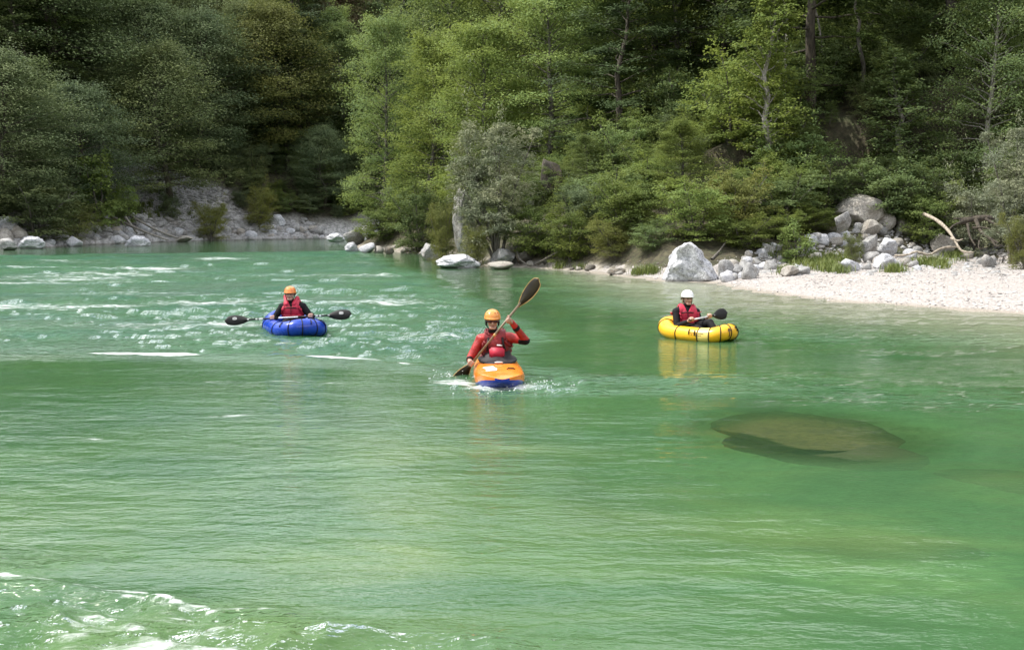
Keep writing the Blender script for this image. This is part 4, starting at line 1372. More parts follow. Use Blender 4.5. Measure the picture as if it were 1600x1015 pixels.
for lab, pts in [('thin grey branch sticking out over the water left of the dark bush', [(838, 412, 43.0), (856, 402, 42.6), (874, 392, 42.4)]),
                 ('bent grey root hanging beside the dark square rock', [(808, 392, 44.0), (812, 404, 43.4), (822, 412, 43.0), (834, 415, 42.8)]),
                 ('pale dead branch slanting behind the right end of the white boulder', [(1112, 405, 36.5), (1124, 392, 36.8), (1134, 378, 37.2)]),
                 ('dead brown stick lying on the gravel strip left of the white boulder', [(955, 430, 38.2), (966, 426, 38.0), (974, 424, 38.0)])]:
    stick('dead_branch', lab, 'branch', pts, 0.05, 0.02, B_GREY, group='dead branches along the right bank')

# ------------------------------------------------------------------ boats, paddles, people
M_SKIN = plain('skin', (0.46, 0.27, 0.20), 0.5, 0.1, 20)
M_HAIR = plain('fair_hair', (0.25, 0.17, 0.09), 0.6)
M_NEOPRENE = plain('black_neoprene', (0.009, 0.009, 0.010), 0.75, 0.3, 18, 0.3, spec=0.2)
M_DRYTOP = plain('red_drytop', (0.38, 0.018, 0.015), 0.4, 0.25, 11, 1.0)
M_PFD_DARK = plain('dark_red_buoyancy_vest', (0.20, 0.012, 0.016), 0.6, 0.2, 14, 0.3)
M_PFD = plain('crimson_life_vest', (0.46, 0.018, 0.050), 0.6, 0.15, 14, 0.3)
M_BLACK = plain('black_plastic', (0.009, 0.009, 0.009), 0.5, 0.2, spec=0.25)
M_WHITE = plain('white_plastic', (0.80, 0.80, 0.80), 0.3, 0.04, coat=0.2)
M_ORANGE_H = plain('orange_helmet_plastic', (0.75, 0.22, 0.04), 0.3, 0.06, coat=0.25)
M_AMBER_H = plain('amber_helmet_plastic', (0.68, 0.26, 0.045), 0.3, 0.06, coat=0.25)
M_LENS = plain('dark_red_lens', (0.05, 0.006, 0.006), 0.08, 0.1)
M_EYE = plain('dark_eye', (0.03, 0.02, 0.016), 0.2, 0.1)
M_LIP = plain('lips', (0.36, 0.14, 0.11), 0.5, 0.1)
M_ALU = plain('bright_shaft', (0.62, 0.63, 0.64), 0.28, 0.06)
M_WOOD = plain('wooden_shaft', (0.17, 0.115, 0.065), 0.4, 0.2)
M_BLADE_WOOD = plain('dark_wooden_blade', (0.016, 0.013, 0.006), 0.5, 0.5, 8, spec=0.15)
M_BLADE_EDGE = plain('pale_blade_edge', (0.45, 0.27, 0.09), 0.5, 0.1)
M_BLUE = plain('blue_raft_fabric', (0.006, 0.045, 0.37), 0.27, 0.08, 6)
M_YELLOW = plain('yellow_raft_fabric', (0.80, 0.43, 0.012), 0.30, 0.06, 6)
M_YELLOW_PALE = plain('pale_yellow_raft_fabric', (0.80, 0.60, 0.16), 0.30, 0.05, 6)
M_KORANGE = plain('orange_kayak_plastic', (0.82, 0.22, 0.018), 0.28, 0.10, 5, coat=0.3)
M_KBLUE = plain('blue_kayak_plastic', (0.012, 0.030, 0.30), 0.28, 0.15, 5, coat=0.3)
M_SKIRT = plain('black_spray_deck', (0.018, 0.016, 0.018), 0.6, 0.3, 14, 0.3)
M_PRINT = plain('dark_print', (0.10, 0.045, 0.008), 0.5, 0.1)


def bm_obj(name, bm, mat, parent=None, smooth_=True, loc=None, rot=None):
    me = bpy.data.meshes.new(name)
    bmesh.ops.recalc_face_normals(bm, faces=bm.faces[:])
    bm.to_mesh(me)
    bm.free()
    for m in (mat if isinstance(mat, (list, tuple)) else [mat]):
        me.materials.append(m)
    if smooth_:
        me.polygons.foreach_set('use_smooth', np.ones(len(me.polygons), bool))
    return link(name, me, parent, loc, rot)


def add_capsule(bm, a, b, ra, rb, seg=14):
    a, b = Vector(a), Vector(b)
    d = b - a
    L = d.length
    q = d.to_track_quat('Z', 'Y').to_matrix().to_4x4() if L > 1e-6 else Matrix.Identity(4)
    rings = []
    prof = []
    for k in range(5):
        th = -math.pi / 2 + k * math.pi / 8
        prof.append((ra * math.cos(th), ra * math.sin(th)))
    for k in range(5):
        th = k * math.pi / 8
        prof.append((rb * math.cos(th), L + rb * math.sin(th)))
    vs = []
    for r_, z_ in prof[1:-1]:
        vs.append([bm.verts.new(a + (q @ Vector((r_ * math.cos(t), r_ * math.sin(t), z_)))) for t in [2 * math.pi * i / seg for i in range(seg)]])
    bot, top = bm.verts.new(a + (q @ Vector((0, 0, -ra)))), bm.verts.new(a + (q @ Vector((0, 0, L + rb))))
    for r0, r1 in zip(vs[:-1], vs[1:]):
        for i in range(seg):
            bm.faces.new((r0[i], r0[(i + 1) % seg], r1[(i + 1) % seg], r1[i]))
    for i in range(seg):
        bm.faces.new((bot, vs[0][(i + 1) % seg], vs[0][i]))
        bm.faces.new((top, vs[-1][i], vs[-1][(i + 1) % seg]))


def add_ellipsoid(bm, c, r_, rot=None, u=18, v=12):
    M = Matrix.Translation(Vector(c)) @ (rot.to_matrix().to_4x4() if rot else Matrix.Identity(4)) @ Matrix.Diagonal((*r_, 1))
    bmesh.ops.create_uvsphere(bm, u_segments=u, v_segments=v, radius=1.0, matrix=M)


def tube_bm(pts, r_, seg=12, closed=False):
    bm = bmesh.new()
    pts = [Vector(p) for p in pts]
    n = len(pts)
    rr_ = r_ if hasattr(r_, '__len__') else [r_] * n
    rings = []
    for i in range(n):
        t = (pts[(i + 1) % n] - pts[i - 1]) if closed else (pts[min(i + 1, n - 1)] - pts[max(i - 1, 0)])
        t.normalize()
        ref = Vector((0, 0, 1)) if abs(t.z) < 0.9 else Vector((0, 1, 0))
        a = t.cross(ref).normalized()
        b = t.cross(a)
        rings.append([bm.verts.new(pts[i] + (a * math.cos(k) + b * math.sin(k)) * rr_[i]) for k in [2 * math.pi * j / seg for j in range(seg)]])
    m = n if closed else n - 1
    for i in range(m):
        r0, r1 = rings[i], rings[(i + 1) % n]
        for j in range(seg):
            bm.faces.new((r0[j], r0[(j + 1) % seg], r1[(j + 1) % seg], r1[j]))
    if not closed:
        bm.faces.new(rings[0])
        bm.faces.new(rings[-1])
    return bm


# ---- people: one continuous body from joined volumes, clothing laid over it
def grip_hand(prims, wrist, shaft_p, shaft_d, back, spread=0.023, flip=1):
    """hand closed round a shaft: palm, four fingers of different length and a thumb; back = direction from the shaft to the back of the hand"""
    p, s, b = Vector(shaft_p), Vector(shaft_d).normalized(), Vector(back)
    b = (b - s * b.dot(s)).normalized()
    c = s.cross(b)
    palm = p + b * 0.034
    prims.append(('E', palm, (0.043, 0.020, 0.040), (s, b, c), 'hand'))
    prims.append(('C', Vector(wrist), palm + (Vector(wrist) - palm).normalized() * 0.02, 0.027, 0.024, 'hand'))
    for k, ln in enumerate([1.0, 1.08, 1.02, 0.85]):
        o = p + s * (spread * (k - 1.5)) * flip
        last = o + b * 0.030 + c * 0.026
        for a in (40, 85, 130, 185):
            a2 = math.radians(90 - a * ln)
            q = o + (b * math.sin(a2) + c * math.cos(a2)) * 0.027
            prims.append(('C', last, q, 0.0088, 0.0080, 'hand'))
            last = q
    o = p + s * (spread * -2.1) * flip
    q1, q2 = o + b * 0.012 - c * 0.030, o - b * 0.022 - c * 0.016 + s * 0.01 * flip
    prims.append(('C', palm - s * 0.028 * flip - c * 0.016, q1, 0.012, 0.0105, 'hand'))
    prims.append(('C', q1, q2, 0.0105, 0.009, 'hand'))


def prim_dist(P, pr):
    if pr[0] == 'C':
        a, b, ra, rb = np.array(pr[1]), np.array(pr[2]), pr[3], pr[4]
        ab = b - a
        t = np.clip(((P - a) @ ab) / (ab @ ab + 1e-12), 0, 1)
        return np.linalg.norm(P - (a + t[:, None] * ab), axis=1) - (ra + (rb - ra) * t)
    c, r_ = np.array(pr[1]), np.array(pr[2])
    A = np.array([[*x] for x in pr[3]]) if pr[3] else np.eye(3)
    q = (P - c) @ A.T
    k = np.linalg.norm(q / r_, axis=1)
    return (k - 1) * r_.min()


def remeshed(prims, voxel, name):
    bm = bmesh.new()
    for pr in prims:
        if pr[0] == 'C':
            add_capsule(bm, pr[1], pr[2], pr[3], pr[4])
        else:
            rot = None
            if pr[3]:
                M3 = Matrix((pr[3][0], pr[3][1], pr[3][2])).transposed()
                rot = M3.to_quaternion()
            add_ellipsoid(bm, pr[1], pr[2], rot)
    me = bpy.data.meshes.new(name)
    bm.to_mesh(me)
    bm.free()
    o = bpy.data.objects.new(name, me)
    COL.objects.link(o)
    md = o.modifiers.new('r', 'REMESH')
    md.mode = 'VOXEL'
    md.voxel_size = voxel
    sm = o.modifiers.new('s', 'SMOOTH')
    sm.factor = 0.5
    sm.iterations = 3
    dg = bpy.context.evaluated_depsgraph_get()
    out = bpy.data.meshes.new_from_object(o.evaluated_get(dg))
    bpy.data.objects.remove(o)
    bpy.data.meshes.remove(me)
    out.name = name
    return out


def shell(name, me, mask, off, mat, parent, thick=0.004, smooth_it=0):
    """garment laid over part of the body"""
    n = len(me.vertices)
    co = np.empty(n * 3, np.float32)
    me.vertices.foreach_get('co', co)
    no = np.empty(n * 3, np.float32)
    me.vertices.foreach_get('normal', no)
    co, no = co.reshape(-1, 3), no.reshape(-1, 3)
    F = [list(p.vertices) for p in me.polygons]
    q = np.array([f for f in F if len(f) == 4 and mask[f].all()])
    used_ = np.unique(q)
    rm = np.full(n, -1)
    rm[used_] = np.arange(len(used_))
    offv = off if np.isscalar(off) else off[used_][:, None]
    m2 = mesh_np(name, co[used_] + no[used_] * offv, rm[q], mat=mat, smooth_shade=True)
    o = link(name, m2, parent)
    if smooth_it:
        s = o.modifiers.new('s', 'SMOOTH')
        s.iterations = smooth_it
    md = o.modifiers.new('t', 'SOLIDIFY')
    md.thickness = thick
    md.offset = -1
    return o


def lathe(prof, seg=28, sx=1.0, sy=1.0):
    bm = bmesh.new()
    rings = [[bm.verts.new((r_ * math.cos(t) * sx, r_ * math.sin(t) * sy, z_)) for t in [2 * math.pi * i / seg for i in range(seg)]] for r_, z_ in prof]
    for a, b in zip(rings[:-1], rings[1:]):
        for i in range(seg):
            bm.faces.new((a[i], a[(i + 1) % seg], b[(i + 1) % seg], b[i]))
    return bm


def make_person(label, loc, rotz, J, suit, vest, helmet, hands, collar=False, glasses=False, hair=False, sleeve_dark=False):
    """J: joints in the person's frame (x to the viewer's right, -y towards the viewer)"""
    pr = []
    pel, chest, neck, head = [Vector(J[k]) for k in ('pelvis', 'chest', 'neck', 'head')]
    mid = (pel + chest) / 2
    yaw = J.get('face', 0.0)
    # trunk
    pr.append(('E', pel, (0.165, 0.125, 0.13), None, 'suit'))
    pr.append(('E', mid, (0.150, 0.110, 0.15), None, 'suit'))
    pr.append(('E', chest, (0.175, 0.120, 0.155), None, 'suit'))
    for sd in ('R', 'L'):
        sh, el, wr = Vector(J['sh' + sd]), Vector(J['el' + sd]), Vector(J['wr' + sd])
        pr.append(('C', chest + Vector((0, 0, 0.08)), sh, 0.085, 0.068, 'suit'))
        pr.append(('C', sh, el, 0.063, 0.050, 'arm'))
        pr.append(('C', el, wr, 0.048, 0.031, 'arm'))
        hip, kn, an = pel + Vector(((-0.09 if sd == 'R' else 0.09), 0, -0.01)), Vector(J['kn' + sd]), Vector(J['an' + sd])
        pr.append(('C', hip, kn, 0.088, 0.062, 'leg'))
        pr.append(('C', kn, an, 0.060, 0.042, 'leg'))
        pr.append(('C', an, an + Vector(J.get('toe', (0, -0.16, -0.01))), 0.042, 0.032, 'leg'))
    pr.append(('C', chest + Vector((0, 0.01, 0.12)), neck, 0.075, 0.056, 'suit'))
    pr.append(('C', neck, head + Vector((0, 0.012, -0.05)), 0.054, 0.055, 'head'))
    # head with cheeks, jaw, chin, nose, brow and ears, turned by yaw
    Rz = Matrix.Rotation(yaw, 3, 'Z') @ Matrix.Rotation(J.get('nod', 0.0), 3, 'X')

    def hp(x, y, z):
        return head + Rz @ Vector((x, y, z))
    ax = tuple(tuple(Rz @ Vector(v_)) for v_ in ((1, 0, 0), (0, 1, 0), (0, 0, 1)))
    pr.append(('E', hp(0, 0.012, 0.035), (0.076, 0.096, 0.088), ax, 'head'))
    pr.append(('E', hp(0, -0.018, -0.035), (0.062, 0.070, 0.082), ax, 'head'))
    pr.append(('C', hp(-0.022, -0.066, -0.095), hp(0.022, -0.066, -0.095), 0.022, 0.022, 'head'))
    pr.append(('C', hp(0, -0.088, 0.005), hp(0, -0.106, -0.034), 0.011, 0.016, 'head'))
    pr.append(('C', hp(-0.042, -0.074, 0.020), hp(0.042, -0.074, 0.020), 0.014, 0.014, 'head'))
    for sx in (-1, 1):
        pr.append(('E', hp(sx * 0.040, -0.062, -0.030), (0.024, 0.022, 0.022), ax, 'head'))
        pr.append(('E', hp(sx * 0.076, 0.012, -0.012), (0.010, 0.020, 0.032), ax, 'head'))
    for h_ in hands:
        grip_hand(pr, *h_)
    me = remeshed(pr, 0.0078, 'person')
    n = len(me.vertices)
    co = np.empty(n * 3, np.float32)
    me.vertices.foreach_get('co', co)
    co = co.reshape(-1, 3)
    D = np.stack([prim_dist(co, p_) for p_ in pr])
    reg = np.array([p_[-1] for p_ in pr])[D.argmin(0)]
    me.materials.clear()
    me.materials.append(M_SKIN)
    me.polygons.foreach_set('use_smooth', np.ones(len(me.polygons), bool))
    body = link('person', me, loc=loc, rot=(0, 0, rotz))
    tag(body, label, 'person', 'paddlers on the river')
    # garment over trunk, limbs
    cloth = np.isin(reg, ['suit', 'arm', 'leg'])
    top = shell('drytop' if suit is M_DRYTOP else 'wetsuit', me, cloth, 0.007, suit, body)
    # neck seal
    c = neck + Vector((0, 0.002, 0.0))
    bm = lathe([(0.062, -0.02), (0.068, 0.0), (0.064, 0.025), (0.058, 0.03)], 22)
    bm_obj('neck_seal', bm, M_NEOPRENE, body, loc=c)
    if sleeve_dark:
        el, wr = np.array(J['elL']), np.array(J['wrL'])
        sh = np.array(J['shL'])
        t = ((co - el) @ (wr - el)) / ((wr - el) @ (wr - el))
        side = (reg == 'arm') & (np.linalg.norm(co - el, axis=1) < 0.30) & (co[:, 0] > 0.1)
        patch = side & (((t > 0.62) & (t < 1.2)) | ((np.linalg.norm(co - el, axis=1) < 0.10) & (co[:, 2] < el[2] + 0.02)))
        if patch.sum() > 20:
            shell('sleeve_patch', me, patch, 0.012, M_NEOPRENE, top)
        for sd in ('R',):
            wv_, ev_ = np.array(J['wrR']), np.array(J['elR'])
            cuff = (reg == 'arm') & (np.linalg.norm(co - wv_, axis=1) < 0.06)
            if cuff.sum() > 20:
                shell('wrist_seal', me, cuff, 0.011, M_NEOPRENE, top)
    # life vest
    trunk = (reg == 'suit') & (co[:, 2] < neck.z - 0.015) & (co[:, 2] > pel.z + 0.03)
    xr = co[:, 0] - (chest.x + (co[:, 2] - chest.z) * (neck.x - chest.x) * 2)
    trunk &= np.abs(xr) < np.where(co[:, 2] > chest.z + 0.04, 0.145, 0.30)
    vneck = (co[:, 1] < chest.y - 0.02) & (co[:, 2] > chest.z + 0.05) & (np.abs(xr) < (co[:, 2] - chest.z - 0.05) * 0.55 + 0.005)
    vm = trunk & ~vneck
    vo = shell('life_vest', me, vm, 0.042, vest, body, 0.036, 4)
    fy = chest.y - 0.168

    def vest_bar(name, pts, r_, mat):
        return bm_obj(name, tube_bm(pts, r_, 8), mat, vo)
    cz = chest.z
    if glasses:
        bm = bmesh.new()   # dark pocket and red pouch on the chest
        bmesh.ops.create_cube(bm, size=1.0, matrix=Matrix.Translation((chest.x + 0.02, fy - 0.012, cz - 0.10)) @ Matrix.Diagonal((0.20, 0.07, 0.15, 1)))
        bmesh.ops.bevel(bm, geom=bm.edges[:], offset=0.02, segments=3, affect='EDGES')
        pk = bm_obj('chest_pocket', bm, M_PFD, vo)
        vest_bar('strap', [(chest.x - 0.13, fy + 0.03, cz - 0.19), (chest.x - 0.02, fy - 0.04, cz - 0.205), (chest.x + 0.11, fy - 0.03, cz - 0.19), (chest.x + 0.16, fy + 0.05, cz - 0.17)], 0.016, M_BLACK)
        vest_bar('strap', [(chest.x - 0.09, fy + 0.035, cz + 0.10), (chest.x - 0.105, fy + 0.0, cz + 0.02), (chest.x - 0.11, fy + 0.005, cz - 0.08)], 0.013, M_BLACK)
        vest_bar('strap', [(chest.x + 0.09, fy + 0.035, cz + 0.10), (chest.x + 0.105, fy + 0.0, cz + 0.02), (chest.x + 0.13, fy + 0.01, cz - 0.06)], 0.013, M_BLACK)
        vest_bar('clip', [(chest.x + 0.02, fy - 0.02, cz + 0.005), (chest.x + 0.09, fy - 0.015, cz + 0.0)], 0.009, M_WHITE)
    else:
        vest_bar('strap', [(chest.x - 0.11, fy + 0.012, cz + 0.035), (chest.x - 0.04, fy - 0.012, cz + 0.050), (chest.x + 0.04, fy - 0.012, cz + 0.048), (chest.x + 0.10, fy + 0.010, cz + 0.040)], 0.010, M_BLACK)
        vest_bar('zip', [(chest.x, fy - 0.006, cz + 0.04), (chest.x, fy - 0.006, cz - 0.12)], 0.006, M_BLACK)
        vest_bar('strap', [(chest.x - 0.16, fy + 0.06, cz - 0.15), (chest.x - 0.06, fy - 0.008, cz - 0.155), (chest.x + 0.06, fy - 0.008, cz - 0.155), (chest.x + 0.16, fy + 0.06, cz - 0.15)], 0.012, M_BLACK)
    if collar:
        bm = bmesh.new()
        add_ellipsoid(bm, neck + Vector((-0.09, 0.09, 0.06)), (0.075, 0.05, 0.065))
        cl = bm_obj('collar', bm, vest, vo)
        for sx in (-1, 1):
            bm = bmesh.new()
            add_capsule(bm, neck + Vector((sx * 0.105, 0.03, 0.045)), neck + Vector((sx * 0.065, -0.09, -0.055)), 0.042, 0.040)
            bm_obj('collar', bm, vest, vo)
    # helmet
    hc = head + Rz @ Vector((0, 0.008, 0.045))
    prof = []
    for k in range(11):
        th = math.pi / 2 * k / 10
        prof.append((0.116 * math.sin(th) ** 0.92 if k else 0.0008, 0.102 * math.cos(th)))
    prof += [(0.119, -0.012), (0.121, -0.022), (0.113, -0.024), (0.106, -0.010)]
    bm = lathe(prof, 34, 0.93, 1.12)
    for v_ in bm.verts:
        if v_.co.y > 0.03 and v_.co.z < 0.005:
            v_.co.z -= 0.055 * min(1, (v_.co.y - 0.03) / 0.06)     # lower at the nape
        if v_.co.y < -0.08 and v_.co.z < 0.0:
            v_.co.y -= 0.012                                        # short peak
    hl = bm_obj('helmet', bm, helmet, body, loc=hc, rot=(J.get('nod', 0.0) * 0.8, 0, yaw))
    for a in (-50, -20, 20, 50, 140, 220):
        t = math.radians(a - 90)
        bm = bmesh.new()
        add_ellipsoid(bm, (0.082 * math.cos(t), 0.098 * math.sin(t), 0.062), (0.011, 0.011, 0.007))
        bm_obj('vent', bm, M_BLACK, hl)
    bm = tube_bm([(0.112 * 0.93 * math.cos(t), 0.122 * 1.08 * math.sin(t) - (0.008 if math.sin(t) < -0.6 else 0), -0.022 - (0.05 if math.sin(t) > 0.5 else 0)) for t in [2 * math.pi * i / 36 for i in range(36)]], 0.006, 6, True)
    bm_obj('rim', bm, M_BLACK if helmet is not M_AMBER_H else M_BLADE_EDGE, hl)
    for sx in (-1, 1):
        bm = tube_bm([hp(sx * 0.088, 0.0, 0.03), hp(sx * 0.084, -0.004, -0.04), hp(sx * 0.058, -0.035, -0.10), hp(0.0, -0.060, -0.126)], 0.007, 6)
        bm_obj('chin_strap', bm, M_BLACK, body)
        if glasses:
            bm = bmesh.new()
            add_ellipsoid(bm, hp(sx * 0.083, 0.012, -0.025), (0.016, 0.038, 0.058))
            bm_obj('ear_flap', bm, M_BLACK, body)
    if glasses:
        bm = tube_bm([hp(-0.084, -0.03, 0.002), hp(-0.062, -0.083, 0.0), hp(-0.03, -0.100, -0.003), hp(0, -0.100, 0.004), hp(0.03, -0.100, -0.003), hp(0.062, -0.083, 0.0), hp(0.084, -0.03, 0.002)], [0.007, 0.016, 0.021, 0.011, 0.021, 0.016, 0.007], 10)
        bm_obj('sunglasses', bm, M_LENS, body)
    else:
        for sx in (-1, 1):
            bm = bmesh.new()
            add_ellipsoid(bm, hp(sx * 0.031, -0.081, -0.002), (0.013, 0.009, 0.006))
            bm_obj('eye', bm, M_EYE, body)
    bm = tube_bm([hp(-0.026, -0.080, -0.066), hp(0, -0.090, -0.068), hp(0.026, -0.080, -0.066)], [0.004, 0.0065, 0.004], 8)
    bm_obj('mouth', bm, M_LIP, body)
    if hair:
        for sx in (-1, 1):
            bm = bmesh.new()
            add_capsule(bm, hp(sx * 0.080, 0.012, 0.01), hp(sx * 0.078, 0.02, -0.085), 0.018, 0.012)
            bm_obj('hair', bm, M_HAIR, body)
    return body


# ---- paddles
def blade(name, parent, base, d, nrm, length, width, mat, edge_mat=None, mark=None, tipcut=0.25):
    """thin scooped blade from base along d"""
    d, nrm = Vector(d).normalized(), Vector(nrm)
    nrm = (nrm - d * nrm.dot(d)).normalized()
    s = d.cross(nrm)
    N = 14
    up, dn = [], []
    outl = []
    for i in range(N + 1):
        t = i / N
        w = width / 2 * (math.sin(min(1, t / 0.62) * math.pi / 2) ** 0.85 if t < 0.62 else (1 - ((t - 0.62) / 0.38) ** 3.0 * 0.55))
        w = max(w, 0.014)
        outl.append((t * length, w))
    bm = bmesh.new()
    grid = {}
    K = 6
    for lay in (0, 1):
        for i, (x, w) in enumerate(outl):
            for j in range(K + 1):
                u = -1 + 2 * j / K
                xx = x - (tipcut * width * 0.35 * (u if u > 0 else 0) * (x / length) ** 3) + (0.0 if i < N else -0.02 * abs(u))
                curve = 0.10 * length * (t_ := x / length) ** 2 * 0.6 - 0.012 * u * u + 0.012 * math.exp(-(u / 0.25) ** 2) * (1 - t_)
                th = (0.005 if abs(u) < 0.99 and 0 < i < N else 0.0015) * (1 if lay else -1)
                grid[lay, i, j] = bm.verts.new(Vector(base) + d * xx + s * (u * w) + nrm * (curve + th))
    for i in range(N):
        for j in range(K):
            bm.faces.new([grid[1, i, j], grid[1, i, j + 1], grid[1, i + 1, j + 1], grid[1, i + 1, j]])
            bm.faces.new([grid[0, i, j], grid[0, i + 1, j], grid[0, i + 1, j + 1], grid[0, i, j + 1]])
    ring = [(i, 0) for i in range(N + 1)] + [(N, j) for j in range(1, K + 1)] + [(i, K) for i in range(N - 1, -1, -1)] + [(0, j) for j in range(K - 1, 0, -1)]
    for a, b in zip(ring, ring[1:] + ring[:1]):
        bm.faces.new([grid[0, a[0], a[1]], grid[0, b[0], b[1]], grid[1, b[0], b[1]], grid[1, a[0], a[1]]])
    rim = [((grid[0, i, j].co + grid[1, i, j].co) / 2).copy() for i, j in ring[:-(K - 1)]]
    o = bm_obj(name, bm, mat, parent)
    if edge_mat:
        bm_obj('blade_edge', tube_bm(rim, 0.005, 6), edge_mat, o)
    if mark:
        # small pale emblem: an open rounded frame with a bar inside
        c = Vector(base) + d * (length * 0.60) + nrm * (0.022 * length / 0.45 + 0.012) + s * width * 0.12 * mark
        for side_ in (1,):
            pts = [c + d * (0.038 * math.cos(t)) + s * (0.020 * math.sin(t)) for t in [2 * math.pi * k / 16 for k in range(16)]]
            bm_obj('emblem', tube_bm(pts, 0.0055, 6, True), M_WHITE, o)
            bm_obj('emblem', tube_bm([c - d * 0.024, c + d * 0.024], 0.0065, 6), M_WHITE, o)
    return o


def make_paddle(label, loc, rotz, a, b, shaft_mats, blade_mat, edge_mat, bl, bw, n1, n2, mark=False, rad=0.0145, single=False, sections=None):
    """paddle with blade tips at a and b, in the frame of its paddler"""
    a, b = Vector(a), Vector(b)
    d = (b - a).normalized()
    L = (b - a).length
    root = bpy.data.objects.new('paddle', None)
    COL.objects.link(root)
    root.location = loc
    root.rotation_euler = (0, 0, rotz)
    root.empty_display_size = 0.2
    tag(root, label, 'paddle', 'paddles')
    s0, s1 = (0.0 if single else bl * 0.86), L - bl * 0.86
    bm_obj('shaft', tube_bm([a + d * s0, a + d * ((s0 + s1) / 2), a + d * s1], rad, 12), shaft_mats[0], root)
    for k, (u0, u1, m, r_) in enumerate(sections or []):
        bm_obj('shaft_sleeve' if r_ < 0.022 else 'drip_ring', tube_bm([a + d * u0, a + d * u1], r_, 12), m, root)
    if not single:
        blade('blade', root, a + d * bl, -d, n1, bl, bw, blade_mat, edge_mat, 1 if mark else None)
    else:
        bm_obj('grip', tube_bm([a + d.cross(Vector((0, 0, 1))).normalized() * 0.05, a - d.cross(Vector((0, 0, 1))).normalized() * 0.05], 0.016, 10), M_BLACK, root)
    blade('blade', root, b - d * bl, d, n2, bl, bw, blade_mat, edge_mat, -1 if mark else None)
    return root


